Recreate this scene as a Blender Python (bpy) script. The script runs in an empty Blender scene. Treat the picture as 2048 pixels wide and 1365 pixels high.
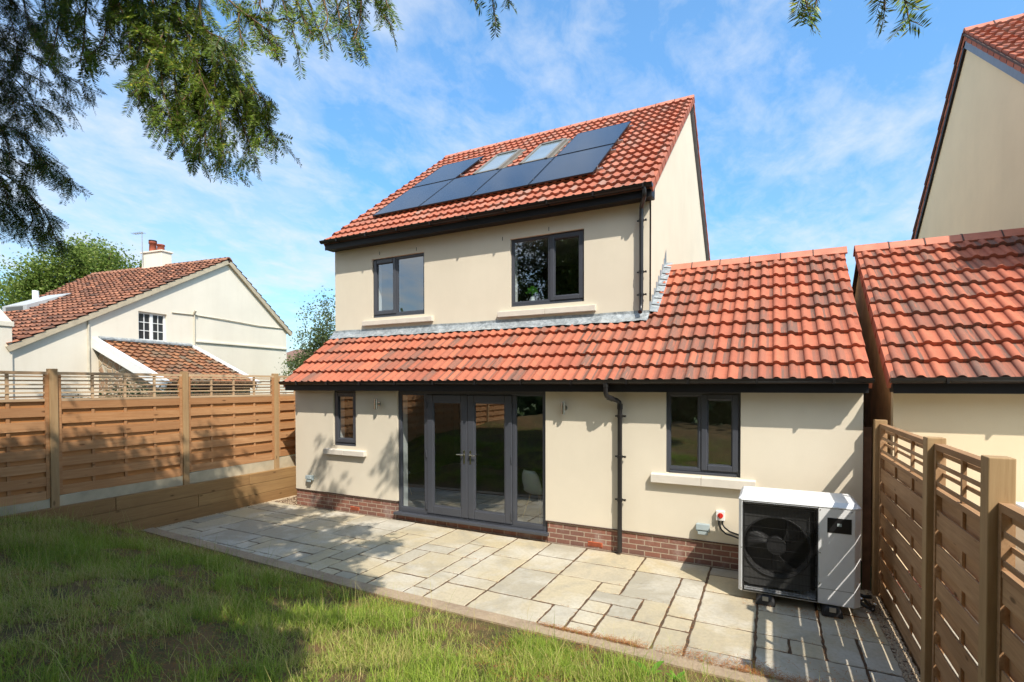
import bpy, math, random
import numpy as np
from mathutils import Vector, Matrix
random.seed(7); rng = np.random.default_rng(7)
PI = math.pi
scene = bpy.context.scene
COL = scene.collection

# ------------------------------------------------------------------ materials
def new_mat(name):
    m = bpy.data.materials.new(name); m.use_nodes = True
    nt = m.node_tree; b = nt.nodes['Principled BSDF']
    return m, nt, b
def N(nt, typ, **kw):
    n = nt.nodes.new(typ)
    for k, v in kw.items():
        if k.startswith('i_'):
            key = k[2:]
            n.inputs[int(key) if key.isdigit() else key].default_value = v
        else: setattr(n, k, v)
    return n
def L(nt, a, ao, b, bi): nt.links.new(a.outputs[ao], b.inputs[bi])
def mixc(nt, fac, a, b, mode='MIX'):
    n = nt.nodes.new('ShaderNodeMix'); n.data_type = 'RGBA'; n.blend_type = mode
    for val, idx in ((fac, 0), (a, 6), (b, 7)):
        if isinstance(val, tuple) and len(val) == 2 and hasattr(val[0], 'outputs'):
            nt.links.new(val[0].outputs[val[1]], n.inputs[idx])
        elif isinstance(val, (int, float)): n.inputs[idx].default_value = val
        else: n.inputs[idx].default_value = (*val[:3], 1)
    return (n, 2)
def ramp(nt, src, p0, p1, c0=0.0, c1=1.0):
    r = nt.nodes.new('ShaderNodeMapRange'); r.inputs[1].default_value = p0; r.inputs[2].default_value = p1
    r.inputs[3].default_value = c0; r.inputs[4].default_value = c1
    nt.links.new(src[0].outputs[src[1]], r.inputs[0]); return (r, 0)
def coord(nt, scale=(1, 1, 1), rand=False):
    t = N(nt, 'ShaderNodeTexCoord'); m = N(nt, 'ShaderNodeMapping'); m.inputs['Scale'].default_value = scale
    L(nt, t, 'Object', m, 0)
    if rand:
        oi = N(nt, 'ShaderNodeObjectInfo'); mu = N(nt, 'ShaderNodeMath', operation='MULTIPLY', i_1=37.0)
        L(nt, oi, 'Random', mu, 0); L(nt, mu, 0, m, 'Location')
    return (m, 0)
def noise(nt, vec, scale, detail=4, rough=.55, dist=0.):
    n = N(nt, 'ShaderNodeTexNoise'); n.inputs['Scale'].default_value = scale; n.inputs['Detail'].default_value = detail
    n.inputs['Roughness'].default_value = rough; n.inputs['Distortion'].default_value = dist
    nt.links.new(vec[0].outputs[vec[1]], n.inputs['Vector']); return (n, 0)
def bump(nt, b, src, strength=.2, dist=.01, prev=None):
    n = N(nt, 'ShaderNodeBump'); n.inputs['Strength'].default_value = strength; n.inputs['Distance'].default_value = dist
    nt.links.new(src[0].outputs[src[1]], n.inputs['Height'])
    if prev: nt.links.new(prev.outputs[0], n.inputs['Normal'])
    nt.links.new(n.outputs[0], b.inputs['Normal']); return n
def setc(nt, b, src): nt.links.new(src[0].outputs[src[1]], b.inputs['Base Color'])
def tint(nt, ch):
    a = N(nt, 'ShaderNodeAttribute'); a.attribute_name = 'tint'; s = N(nt, 'ShaderNodeSeparateColor')
    L(nt, a, 'Color', s, 0); return (s, ch)

def simple(name, c, rough=.5, metal=0., var=.12, scale=6., bmp=0., bscale=60., spec=.5, rand=False):
    m, nt, b = new_mat(name)
    b.inputs['Roughness'].default_value = rough; b.inputs['Metallic'].default_value = metal
    b.inputs['Specular IOR Level'].default_value = spec
    v = coord(nt, rand=rand); n = noise(nt, v, scale)
    lo = tuple(x*(1-var) for x in c); hi = tuple(min(1, x*(1+var)) for x in c)
    setc(nt, b, mixc(nt, ramp(nt, n, .3, .7), lo, hi))
    if bmp: bump(nt, b, noise(nt, v, bscale, 5, .65), bmp, .005)
    return m

def render_mat(name, c, streak=.05):
    m, nt, b = new_mat(name); b.inputs['Roughness'].default_value = .92; b.inputs['Specular IOR Level'].default_value = .2
    v = coord(nt); n1 = noise(nt, v, .9, 5, .6); n2 = noise(nt, coord(nt, (2.5, 2.5, .35)), 1.3, 4, .6); n3 = noise(nt, v, 55, 3)
    col = mixc(nt, ramp(nt, n1, .3, .72), tuple(x*.93 for x in c), tuple(x*1.025 for x in c))
    col = mixc(nt, ramp(nt, n2, .5, .8, 0, streak*4), col, (c[0]*.84, c[1]*.82, c[2]*.78))
    col = mixc(nt, ramp(nt, n3, .35, .65, 0, .12), col, tuple(x*.85 for x in c))
    setc(nt, b, col)
    bump(nt, b, noise(nt, v, 210, 4, .7), .28, .003); return m

def tile_mat(name, c_hi, c_lo, dark, streak, mottle=.35):
    m, nt, b = new_mat(name); b.inputs['Roughness'].default_value = .8; b.inputs['Specular IOR Level'].default_value = .18
    v = coord(nt); r = tint(nt, 0); g = tint(nt, 1)
    base = mixc(nt, r, c_lo, c_hi)
    n1 = noise(nt, v, 9, 6, .65); base = mixc(nt, ramp(nt, n1, .35, .7, 0, mottle), base, tuple(x*.62 for x in c_lo))
    n2 = noise(nt, coord(nt, (26, 2.2, 2.2)), 1.6, 4, .6)
    k = N(nt, 'ShaderNodeMath', operation='MULTIPLY'); nn = ramp(nt, n2, .26, .5)
    nt.links.new(nn[0].outputs[0], k.inputs[0]); gg = ramp(nt, g, .34, .85, 0, streak); nt.links.new(gg[0].outputs[0], k.inputs[1])
    base = mixc(nt, (k, 0), base, dark)
    n3 = noise(nt, v, 160, 3); base = mixc(nt, ramp(nt, n3, .4, .7, 0, .22), base, tuple(min(1, x*1.35+.03) for x in c_hi))
    setc(nt, b, base); bump(nt, b, noise(nt, v, 130, 4, .7), .25, .004); return m

def wood_mat(name, c_a, c_b, c_dark, along=1, rough=.78, warm=None):
    m, nt, b = new_mat(name); b.inputs['Roughness'].default_value = rough; b.inputs['Specular IOR Level'].default_value = .25
    sc = [22., 22., 22.]; sc[along] = 1.1
    t = tint(nt, 0)
    tc = N(nt, 'ShaderNodeTexCoord'); mp = N(nt, 'ShaderNodeMapping'); mp.inputs['Scale'].default_value = sc
    L(nt, tc, 'Object', mp, 0)
    cb = N(nt, 'ShaderNodeCombineXYZ'); mu = N(nt, 'ShaderNodeMath', operation='MULTIPLY', i_1=40.); nt.links.new(t[0].outputs[t[1]], mu.inputs[0])
    for i in range(3): L(nt, mu, 0, cb, i)
    L(nt, cb, 0, mp, 'Location')
    v = (mp, 0)
    n1 = noise(nt, v, 1.0, 6, .6, 1.2)
    col = mixc(nt, ramp(nt, n1, .32, .68), c_a, c_b)
    col = mixc(nt, ramp(nt, tint(nt, 1), 0, 1, 0, .5), col, c_dark)
    n2 = noise(nt, v, 2.6, 4, .7); col = mixc(nt, ramp(nt, n2, .56, .74, 0, .55), col, c_dark)
    col = mixc(nt, ramp(nt, tint(nt, 2), 0, 1, 0, .75), col, warm) if warm else col
    # knots
    mp2 = N(nt, 'ShaderNodeMapping'); s2 = [7., 7., 7.]; s2[along] = 2.6; mp2.inputs['Scale'].default_value = s2
    L(nt, tc, 'Object', mp2, 0); L(nt, cb, 0, mp2, 'Location')
    vo = N(nt, 'ShaderNodeTexVoronoi'); vo.inputs['Scale'].default_value = 1.0; L(nt, mp2, 0, vo, 'Vector')
    col = mixc(nt, ramp(nt, (vo, 0), .06, .13, .75, 0), col, tuple(x*.35 for x in c_dark))
    nb = noise(nt, coord(nt), 1.1, 4, .6); col = mixc(nt, ramp(nt, nb, .45, .75, 0, .35), col, c_dark)
    setc(nt, b, col); bump(nt, b, n2, .35, .004); return m

def leaf_mat(name, c_a, c_b, c_c, trans=.35, rough=.5, lo=.0):
    m, nt, b = new_mat(name); b.inputs['Roughness'].default_value = rough; b.inputs['Specular IOR Level'].default_value = .2
    r = tint(nt, 0); g = tint(nt, 1)
    col = mixc(nt, r, c_a, c_b); col = mixc(nt, ramp(nt, g, .8, 1.), col, c_c); setc(nt, b, col)
    tr = N(nt, 'ShaderNodeBsdfTranslucent'); nt.links.new(col[0].outputs[col[1]], tr.inputs['Color'])
    mx = N(nt, 'ShaderNodeMixShader', i_0=trans); L(nt, b, 0, mx, 1); L(nt, tr, 0, mx, 2)
    nt.links.new(mx.outputs[0], nt.nodes['Material Output'].inputs[0]); return m

def glass_mat(name, tintc=(.86, .9, .9), base=.24, rough=.0):
    m, nt, b = new_mat(name); nt.nodes.remove(b)
    tr = N(nt, 'ShaderNodeBsdfTransparent'); tr.inputs[0].default_value = (*tintc, 1)
    gl = N(nt, 'ShaderNodeBsdfGlossy'); gl.inputs['Roughness'].default_value = rough; gl.inputs[0].default_value = (.92, .96, 1, 1)
    lw = N(nt, 'ShaderNodeLayerWeight', i_Blend=.5); pw = N(nt, 'ShaderNodeMath', operation='POWER', i_1=3.2); L(nt, lw, 'Facing', pw, 0)
    fr = ramp(nt, (pw, 0), 0, 1, base, .9); mx = N(nt, 'ShaderNodeMixShader')
    L(nt, fr[0], 0, mx, 0); L(nt, tr, 0, mx, 1); L(nt, gl, 0, mx, 2)
    v = coord(nt); bp = N(nt, 'ShaderNodeBump'); bp.inputs['Strength'].default_value = .015; bp.inputs['Distance'].default_value = .02
    nn = noise(nt, v, 1.7, 1); nt.links.new(nn[0].outputs[0], bp.inputs['Height']); L(nt, bp, 0, gl, 'Normal')
    nt.links.new(mx.outputs[0], nt.nodes['Material Output'].inputs[0]); return m

def brick_mat(name):
    m, nt, b = new_mat(name); b.inputs['Roughness'].default_value = .85; b.inputs['Specular IOR Level'].default_value = .2
    tc = N(nt, 'ShaderNodeTexCoord'); s = N(nt, 'ShaderNodeSeparateXYZ'); L(nt, tc, 'Object', s, 0)
    ad = N(nt, 'ShaderNodeMath', operation='ADD'); L(nt, s, 0, ad, 0); L(nt, s, 1, ad, 1)
    c = N(nt, 'ShaderNodeCombineXYZ'); L(nt, ad, 0, c, 0); L(nt, s, 2, c, 1)
    br = N(nt, 'ShaderNodeTexBrick'); br.inputs['Scale'].default_value = 1.; br.inputs['Brick Width'].default_value = .228
    br.inputs['Row Height'].default_value = .077; br.inputs['Mortar Size'].default_value = .0075; br.inputs['Mortar Smooth'].default_value = .15
    br.inputs['Color1'].default_value = (.30, .135, .095, 1); br.inputs['Color2'].default_value = (.19, .105, .085, 1)
    br.inputs['Mortar'].default_value = (.46, .37, .28, 1); br.inputs['Bias'].default_value = -.1
    L(nt, c, 0, br, 'Vector')
    v = coord(nt); n = noise(nt, v, 3.5, 5, .6); n2 = noise(nt, v, 40, 4, .7)
    col = mixc(nt, ramp(nt, n, .52, .72, 0, .5), (br, 0), (.5, .42, .38)); col = mixc(nt, ramp(nt, n2, .4, .7, 0, .35), col, (.1, .05, .04))
    setc(nt, b, col)
    iv = N(nt, 'ShaderNodeMath', operation='SUBTRACT', i_0=1.); L(nt, br, 1, iv, 1)
    bp = bump(nt, b, (iv, 0), .7, .008); bump(nt, b, n2, .3, .004, bp); return m

def stone_slab_mat(name):
    m, nt, b = new_mat(name); b.inputs['Roughness'].default_value = .82; b.inputs['Specular IOR Level'].default_value = .3
    v = coord(nt); r = tint(nt, 0); g = tint(nt, 1)
    col = mixc(nt, r, (.52, .43, .27), (.51, .435, .31)); col = mixc(nt, ramp(nt, g, .62, .95, 0, .85), col, (.36, .33, .27)); col = mixc(nt, ramp(nt, tint(nt, 2), 0, 1, 0, .22), col, (.3, .27, .2))
    n1 = noise(nt, v, 1.9, 6, .62, .8); col = mixc(nt, ramp(nt, n1, .48, .70, 0, .62), col, (.30, .28, .235))
    n2 = noise(nt, v, 1.1, 5, .6, .4); col = mixc(nt, ramp(nt, n2, .48, .66, 0, .75), col, (.58, .545, .47))
    n3 = noise(nt, v, 24, 6, .7); col = mixc(nt, ramp(nt, n3, .42, .72, 0, .5), col, (.33, .28, .19))
    setc(nt, b, col); n4 = noise(nt, v, 6, 8, .65, .6); bp = bump(nt, b, n4, .9, .016); bump(nt, b, noise(nt, v, 90, 4, .7), .2, .003, bp); return m

def soil_mat(name, a, b_, c, scale=3.):
    m, nt, b = new_mat(name); b.inputs['Roughness'].default_value = .95; b.inputs['Specular IOR Level'].default_value = .1
    v = coord(nt); n = noise(nt, v, scale, 6, .65); n2 = noise(nt, v, scale*14, 5, .7)
    col = mixc(nt, ramp(nt, n, .38, .62), a, b_); col = mixc(nt, ramp(nt, n2, .45, .7, 0, .7), col, c); setc(nt, b, col)
    bump(nt, b, n2, .8, .02); return m

CREAM = (.735, .655, .525)
M = {}
M['render'] = render_mat('cream_render', CREAM)
M['render2'] = render_mat('neighbour_render', (.85, .71, .49))
M['cottage_render'] = render_mat('cottage_render', (.82, .75, .63), .09)
M['tile'] = tile_mat('terracotta_tile', (.52, .165, .094), (.355, .112, .069), (.15, .10, .08), .97, .38)
M['tile_main'] = tile_mat('terracotta_tile_main', (.47, .155, .092), (.32, .105, .066), (.30, .21, .17), .8, .3)
M['tile_old'] = tile_mat('old_tile', (.46, .20, .115), (.21, .09, .058), (.045, .04, .036), 1., .9)
M['tile_mossy'] = tile_mat('mossy_tile', (.42, .19, .09), (.24, .11, .065), (.13, .12, .09), 1., .8)
M['ridge'] = simple('ridge_tile', (.52, .185, .115), .75, var=.2, scale=3, bmp=.25, bscale=90)
M['mortar'] = simple('mortar', (.09, .055, .045), .9)
M['fascia'] = simple('black_fascia', (.016, .0145, .0155), .5, var=.15, scale=2, spec=.25)
M['gutter'] = simple('black_gutter', (.017, .015, .0145), .35, var=.2, spec=.35)
M['pipe'] = simple('black_pipe', (.018, .016, .016), .3, var=.25)
M['frame'] = simple('anthracite_frame', (.062, .066, .080), .38, var=.06, scale=3)
M['barge'] = simple('grey_bargeboard', (.16, .17, .2), .45)
M['glass'] = glass_mat('window_glass')
M['white'] = simple('white_plaster', (.78, .78, .76), .8, var=.04)
M['whitepvc'] = simple('white_pvc', (.8, .8, .79), .4, var=.04)
M['room'] = simple('darkened_room_wall', (.15, .14, .125), .9, var=.1)  # the rooms' lack of light is put into a darker wall colour
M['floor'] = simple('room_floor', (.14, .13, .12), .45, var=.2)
M['sill'] = simple('cast_stone', (.66, .60, .52), .85, var=.06, bmp=.2, bscale=150)
M['brick'] = brick_mat('plinth_brick')
M['terracotta'] = simple('terracotta', (.52, .12, .05), .8, var=.2, scale=20)
M['steel'] = simple('brushed_steel', (.62, .62, .6), .25, metal=1., var=.06)
M['chrome'] = simple('handle_metal', (.7, .66, .56), .2, metal=1., var=.03)
M['greybox'] = simple('grey_plastic', (.36, .42, .43), .4, var=.06)
M['red'] = simple('red_plastic', (.6, .03, .02), .35)
M['black'] = simple('black_plastic', (.012, .012, .013), .4)
M['shroud'] = simple('shroud_grey', (.085, .085, .085), .5)
M['rubber'] = simple('rubber', (.03, .03, .032), .6, var=.25, bmp=.3)
M['pump_white'] = simple('pump_case', (.78, .79, .80), .3, var=.03)
M['pv'] = simple('solar_glass', (.022, .026, .036), .09, var=.12, scale=2, spec=.75)
M['pvframe'] = simple('solar_frame', (.012, .012, .014), .35)
M['alu'] = simple('aluminium', (.55, .53, .5), .4, metal=.9)
M['greyframe'] = simple('roof_window_frame', (.2, .18, .15), .45)
M['rwglass'] = simple('roof_window_glass', (.22, .27, .30), .03, var=.1, scale=1.5, spec=1.)
m, nt, b = new_mat('lead'); b.inputs['Roughness'].default_value = .5; b.inputs['Metallic'].default_value = .35
v = coord(nt, (1, 1, 1)); n = noise(nt, v, 9, 6, .65, .8)
setc(nt, b, mixc(nt, ramp(nt, n, .35, .7), (.23, .255, .27), (.55, .58, .59))); bump(nt, b, noise(nt, v, 14, 3), .6, .02); M['lead'] = m
M['fence'] = wood_mat('fence_wood', (.57, .325, .16), (.44, .22, .10), (.27, .12, .048), warm=(.50, .21, .06))
M['fence_post'] = wood_mat('fence_post_wood', (.46, .31, .16), (.38, .24, .12), (.27, .155, .07), along=2)
M['fence_r'] = wood_mat('fence_right_wood', (.52, .32, .175), (.37, .215, .11), (.23, .115, .05))
M['sleeper'] = wood_mat('sleeper_wood', (.42, .26, .11), (.31, .185, .08), (.2, .1, .04))
M['trellis'] = wood_mat('trellis_wood', (.62, .46, .29), (.50, .34, .20), (.34, .2, .11))
M['concrete'] = simple('concrete', (.47, .40, .28), .9, var=.2, scale=3, bmp=.3)
M['slab'] = stone_slab_mat('sandstone')
M['joint'] = soil_mat('joint_sand', (.10, .07, .048), (.14, .09, .06), (.17, .09, .045), 4)
M['edging'] = soil_mat('edging_board', (.40, .30, .20), (.31, .23, .16), (.45, .35, .25), 1.5)
M['soil'] = soil_mat('lawn_soil', (.075, .07, .03), (.17, .105, .05), (.24, .14, .065), 2.2)
M['ground'] = soil_mat('far_ground', (.06, .09, .03), (.09, .10, .04), (.05, .07, .025), .3)
M['pave'] = soil_mat('neighbour_paving', (.42, .38, .3), (.36, .33, .27), (.46, .43, .36), 1.)
M['block'] = simple('brown_block', (.46, .26, .12), .9, var=.25, scale=4, bmp=.4)
M['stone'] = None
m, nt, b = new_mat('rubble_stone'); b.inputs['Roughness'].default_value = .9
v = coord(nt); vo = N(nt, 'ShaderNodeTexVoronoi', feature='DISTANCE_TO_EDGE'); vo.inputs['Scale'].default_value = 5; L(nt, v[0], 0, vo, 'Vector')
vc = N(nt, 'ShaderNodeTexVoronoi'); vc.inputs['Scale'].default_value = 5; L(nt, v[0], 0, vc, 'Vector')
sp = N(nt, 'ShaderNodeSeparateColor'); L(nt, vc, 'Color', sp, 0)
cc = mixc(nt, (sp, 0), (.42, .33, .22), (.30, .17, .1)); cc = mixc(nt, ramp(nt, (vo, 0), .02, .09, 1, 0), cc, (.5, .45, .36)); setc(nt, b, cc)
bump(nt, b, ramp(nt, (vo, 0), 0, .12), .8, .03); M['stone'] = m
M['pot'] = simple('chimney_pot', (.36, .09, .05), .8, var=.2)
M['potyellow'] = simple('buff_pot', (.5, .33, .16), .85, var=.15)
M['bark'] = simple('bark', (.13, .085, .055), .95, var=.45, scale=14, bmp=.8, bscale=30)
M['twig'] = simple('twig', (.15, .09, .05), .85, var=.3, scale=12)
M['yew'] = leaf_mat('yew_needles', (.036, .085, .016), (.20, .285, .035), (.55, .50, .07), .12, .4)
M['leaf'] = leaf_mat('tree_leaves', (.10, .17, .03), (.22, .28, .055), (.3, .32, .1), .4)
M['apple'] = leaf_mat('apple_leaves', (.07, .115, .032), (.15, .19, .07), (.22, .22, .1), .35)
M['grassblade'] = leaf_mat('grass_blades', (.12, .205, .022), (.42, .52, .075), (.62, .49, .21), .36, .45)
M['weed'] = leaf_mat('weed_leaves', (.10, .28, .02), (.16, .36, .04), (.2, .4, .05), .4)
M['litter'] = leaf_mat('needle_litter', (.42, .17, .045), (.30, .11, .035), (.5, .27, .1), .1, .8)
m, nt, b = new_mat('gravel_stone'); b.inputs['Roughness'].default_value = .85
setc(nt, b, mixc(nt, tint(nt, 0), (.52, .40, .26), (.34, .27, .19))); M['gravel'] = m
M['flower'] = simple('pink_flower', (.55, .2, .42), .7)
M['houseplant'] = leaf_mat('houseplant_leaves', (.12, .4, .06), (.2, .5, .1), (.2, .5, .1), .3)
M['lightwood'] = simple('light_wood', (.55, .36, .18), .5)
M['shell'] = simple('white_shell', (.72, .76, .76), .35, var=.03)
M['scrub'] = simple('dark_window', (.03, .03, .032), .1, spec=.8)

# ------------------------------------------------------------------ mesh builder
ORIGIN = {}
class MB:
    def __init__(s): s.V = []; s.F = []; s.S = []; s.T = []; s.t = (.5, .0, .5); s.sm = False; s.C = []
    def cut(s): s.C.append((len(s.V), len(s.F)))
    def face(s, pts, sm=None):
        i = len(s.V); s.V += [tuple(p) for p in pts]; s.F.append(tuple(range(i, i+len(pts)))); s.S.append(s.sm if sm is None else sm); s.T.append(s.t)
    def idx(s, verts, faces, sm=None):
        i = len(s.V); s.V += [tuple(p) for p in verts]
        for f in faces: s.F.append(tuple(i+k for k in f)); s.S.append(s.sm if sm is None else sm); s.T.append(s.t)
    def hexa(s, p):
        s.idx(p, [(0, 3, 2, 1), (4, 5, 6, 7), (0, 1, 5, 4), (1, 2, 6, 5), (2, 3, 7, 6), (3, 0, 4, 7)])
    def box(s, x0, x1, y0, y1, z0, z1):
        s.hexa([(x0, y0, z0), (x1, y0, z0), (x1, y1, z0), (x0, y1, z0), (x0, y0, z1), (x1, y0, z1), (x1, y1, z1), (x0, y1, z1)])
    def prism(s, poly, vec):
        n = len(poly); v = Vector(vec); a = [Vector(p) for p in poly]; bb = [p+v for p in a]
        s.idx(a+bb, [tuple(reversed(range(n))), tuple(range(n, 2*n))]+[(i, (i+1) % n, (i+1) % n+n, i+n) for i in range(n)])
    def obox(s, o, A, B, Cc):
        o, A, B, Cc = map(Vector, (o, A, B, Cc))
        s.hexa([o, o+A, o+A+B, o+B, o+Cc, o+A+Cc, o+A+B+Cc, o+B+Cc])
    def tube(s, pts, rad, n=8, cap=True, sm=True):
        pts = [Vector(p) for p in pts]; k = len(pts)
        rad = [rad]*k if isinstance(rad, (int, float)) else list(rad)
        V = []; up = None
        for i, p in enumerate(pts):
            d = (pts[min(i+1, k-1)]-pts[max(i-1, 0)]).normalized()
            if up is None: up = Vector((0, 0, 1)) if abs(d.z) < .9 else Vector((1, 0, 0))
            x = d.cross(up).normalized(); y = x.cross(d).normalized(); up = y
            for j in range(n):
                a = 2*PI*j/n; V.append(p+(x*math.cos(a)+y*math.sin(a))*rad[i])
        F = [(i*n+j, i*n+(j+1) % n, (i+1)*n+(j+1) % n, (i+1)*n+j) for i in range(k-1) for j in range(n)]
        s.idx(V, F, sm)
        if cap: s.face([V[j] for j in reversed(range(n))], False); s.face(V[-n:], False)
    def build(s, name, mat, parent=None, bev=0., local=False):
        if s.C:
            bs = [(0, 0)]+[c for c in s.C if c[1] < len(s.F) and c[1] > 0]+[(len(s.V), len(s.F))]; first = None
            for (v0, f0), (v1, f1) in zip(bs[:-1], bs[1:]):
                q = MB(); q.V = s.V[v0:v1]; q.F = [tuple(i-v0 for i in f) for f in s.F[f0:f1]]; q.S = s.S[f0:f1]; q.T = s.T[f0:f1]
                o = q.build(name, mat, parent, bev, local); first = first or o
            return first
        me = bpy.data.meshes.new(name)
        off = np.array(ORIGIN.get(parent, (0, 0, 0)) if not local else (0, 0, 0), float)
        V = np.array([tuple(v) for v in s.V], float)-off
        me.from_pydata(V.tolist(), [], s.F)
        me.polygons.foreach_set('use_smooth', s.S)
        at = me.attributes.new('tint', 'FLOAT_COLOR', 'CORNER')
        lt = np.array([len(f) for f in s.F]); arr = np.repeat(np.array([(*t, 1.) for t in s.T], np.float32), lt, axis=0)
        at.data.foreach_set('color', arr.ravel())
        if mat: me.materials.append(mat)
        o = bpy.data.objects.new(name, me); COL.objects.link(o)
        if parent: o.parent = parent; ORIGIN[o] = tuple(off)
        else: ORIGIN[o] = (0, 0, 0)
        if bev:
            md = o.modifiers.new('bevel', 'BEVEL'); md.width = bev; md.segments = 2; md.limit_method = 'ANGLE'; md.angle_limit = .6
        return o
def npmesh(name, V, F, T, mat, parent=None, smooth=False, kind=None):
    """V (n,3) F (m,k) T (m,3)"""
    me = bpy.data.meshes.new(name); V = np.asarray(V, np.float32); F = np.asarray(F, np.int32); k = F.shape[1]
    if parent: V = V-np.array(ORIGIN.get(parent, (0, 0, 0)), np.float32)
    me.vertices.add(len(V)); me.vertices.foreach_set('co', V.ravel())
    me.loops.add(F.size); me.loops.foreach_set('vertex_index', F.ravel())
    me.polygons.add(len(F)); me.polygons.foreach_set('loop_start', np.arange(0, F.size, k, dtype=np.int32))
    me.polygons.foreach_set('loop_total', np.full(len(F), k, np.int32))
    me.polygons.foreach_set('use_smooth', np.full(len(F), smooth))
    me.update(calc_edges=True)
    at = me.attributes.new('tint', 'FLOAT_COLOR', 'CORNER')
    arr = np.ones((F.size, 4), np.float32); arr[:, :3] = np.repeat(T, k, axis=0); at.data.foreach_set('color', arr.ravel())
    me.materials.append(mat); o = bpy.data.objects.new(name, me); COL.objects.link(o)
    if parent: o.parent = parent; ORIGIN[o] = ORIGIN.get(parent, (0, 0, 0))
    if kind: o['kind'] = kind
    return o
def tag(o, label=None, cat=None, group=None, kind=None):
    if label: o['label'] = label
    if cat: o['category'] = cat
    if group: o['group'] = group
    if kind: o['kind'] = kind
    return o
def thing(name, label, cat, loc=(0, 0, 0), rz=0., group=None):
    o = bpy.data.objects.new(name, None); COL.objects.link(o); o.location = loc; o.rotation_euler = (0, 0, rz)
    o.empty_display_size = .2; ORIGIN[o] = tuple(loc); return tag(o, label, cat, group)
def copy_tree(o, parent=None):
    c = o.copy(); COL.objects.link(c); c.parent = parent
    for ch in list(o.children): copy_tree(ch, c)
    return c
def rt(): return (random.random(), random.random(), random.random())

# ------------------------------------------------------------------ camera, sun, sky
yaw, pitch, roll = .4692, -.0166, -.002
cam = bpy.data.cameras.new('camera'); co = bpy.data.objects.new('camera', cam); COL.objects.link(co)
co.matrix_world = Matrix.Translation((8.7738, -7.3754, 2.4784)) @ Matrix.Rotation(yaw, 4, 'Z') @ Matrix.Rotation(PI/2+pitch, 4, 'X') @ Matrix.Rotation(roll, 4, 'Z')
cam.sensor_width = 36; cam.lens = 1018/2048*36; cam.shift_y = (787-682.5)/2048; cam.clip_start = .05; cam.clip_end = 2000
scene.camera = co
CP = np.array([8.7738, -7.3754, 2.4784]); CW = np.array(co.matrix_world.to_3x3())
def pix(u, v, D):
    d = np.array([(u-1024)/1018, (787-v)/1018, -1.]); return CP+CW@d*D
def proj(P):
    q = (np.atleast_2d(P)-CP)@CW; d = -q[:, 2]; dd = np.where(np.abs(d) < 1e-4, 1e-4, d)
    return 1024+1018*q[:, 0]/dd, 787-1018*q[:, 1]/dd, d
SUN = Vector((1.15, -1.0, 1.8)).normalized()
sl = bpy.data.lights.new('sun', 'SUN'); sl.energy = 4.15; sl.angle = math.radians(.53); sl.color = (1, .93, .82)
so = bpy.data.objects.new('sun', sl); COL.objects.link(so); so.rotation_euler = (-SUN).to_track_quat('-Z', 'Y').to_euler(); so.location = (20, -20, 30)
w = bpy.data.worlds.new('World'); scene.world = w; w.use_nodes = True; nt = w.node_tree
bg = nt.nodes['Background']; bg.inputs[1].default_value = .125
sky = N(nt, 'ShaderNodeTexSky', sky_type='NISHITA'); sky.sun_disc = False
sky.sun_elevation = math.asin(SUN.z); sky.sun_rotation = math.atan2(SUN.x, SUN.y); sky.air_density = 1.; sky.dust_density = 1.3; sky.ozone_density = 2.
hs = N(nt, 'ShaderNodeHueSaturation', i_Saturation=1.28, i_Value=1.8); L(nt, sky, 0, hs, 'Color')
tc = N(nt, 'ShaderNodeTexCoord'); sx = N(nt, 'ShaderNodeSeparateXYZ'); L(nt, tc, 'Generated', sx, 0)
az = N(nt, 'ShaderNodeMath', operation='ADD', i_1=.22); L(nt, sx, 2, az, 0)
mxz = N(nt, 'ShaderNodeMath', operation='MAXIMUM', i_1=.05); L(nt, az, 0, mxz, 0)
dx = N(nt, 'ShaderNodeMath', operation='DIVIDE'); L(nt, sx, 0, dx, 0); L(nt, mxz, 0, dx, 1)
dy = N(nt, 'ShaderNodeMath', operation='DIVIDE'); L(nt, sx, 1, dy, 0); L(nt, mxz, 0, dy, 1)
cb = N(nt, 'ShaderNodeCombineXYZ', i_2=3.7); L(nt, dx, 0, cb, 0); L(nt, dy, 0, cb, 1)
mpw = N(nt, 'ShaderNodeMapping'); mpw.inputs['Rotation'].default_value = (0, 0, .6); mpw.inputs['Scale'].default_value = (1.25, .85, 1); L(nt, cb, 0, mpw, 0)
n1 = noise(nt, (mpw, 0), 2.7, 9, .6, .35); n2 = noise(nt, (mpw, 0), .8, 3, .5)
mlt = N(nt, 'ShaderNodeMath', operation='ADD'); n1b = noise(nt, (mpw, 0), 7.5, 8, .62, .3); a1b = ramp(nt, n1b, .42, .78, 0, .6); a1c = ramp(nt, n1, .44, .80, 0, .75); a1s = N(nt, 'ShaderNodeMath', operation='ADD'); L(nt, a1b[0], 0, a1s, 0); L(nt, a1c[0], 0, a1s, 1); a1 = (a1s, 0); a2 = ramp(nt, n2, .35, .7, -.2, .35)
nt.links.new(a1[0].outputs[0], mlt.inputs[0]); nt.links.new(a2[0].outputs[0], mlt.inputs[1])
hz0 = ramp(nt, (sx, 2), .0, .5, .22, -.08); hzx = ramp(nt, (sx, 0), -.9, .3, .14, -.12); hy = ramp(nt, (sx, 1), -.35, .2, .16, -.03); hy2 = N(nt, 'ShaderNodeMath', operation='ADD'); L(nt, hy[0], 0, hy2, 0); L(nt, hz0[0], 0, hy2, 1); hz_ = N(nt, 'ShaderNodeMath', operation='ADD'); L(nt, hy2, 0, hz_, 0); L(nt, hzx[0], 0, hz_, 1); hz = (hz_, 0); ad = N(nt, 'ShaderNodeMath', operation='ADD', use_clamp=True); L(nt, mlt, 0, ad, 0); nt.links.new(hz[0].outputs[0], ad.inputs[1])
fac = ramp(nt, (ad, 0), 0, 1, .10, .80)
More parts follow.
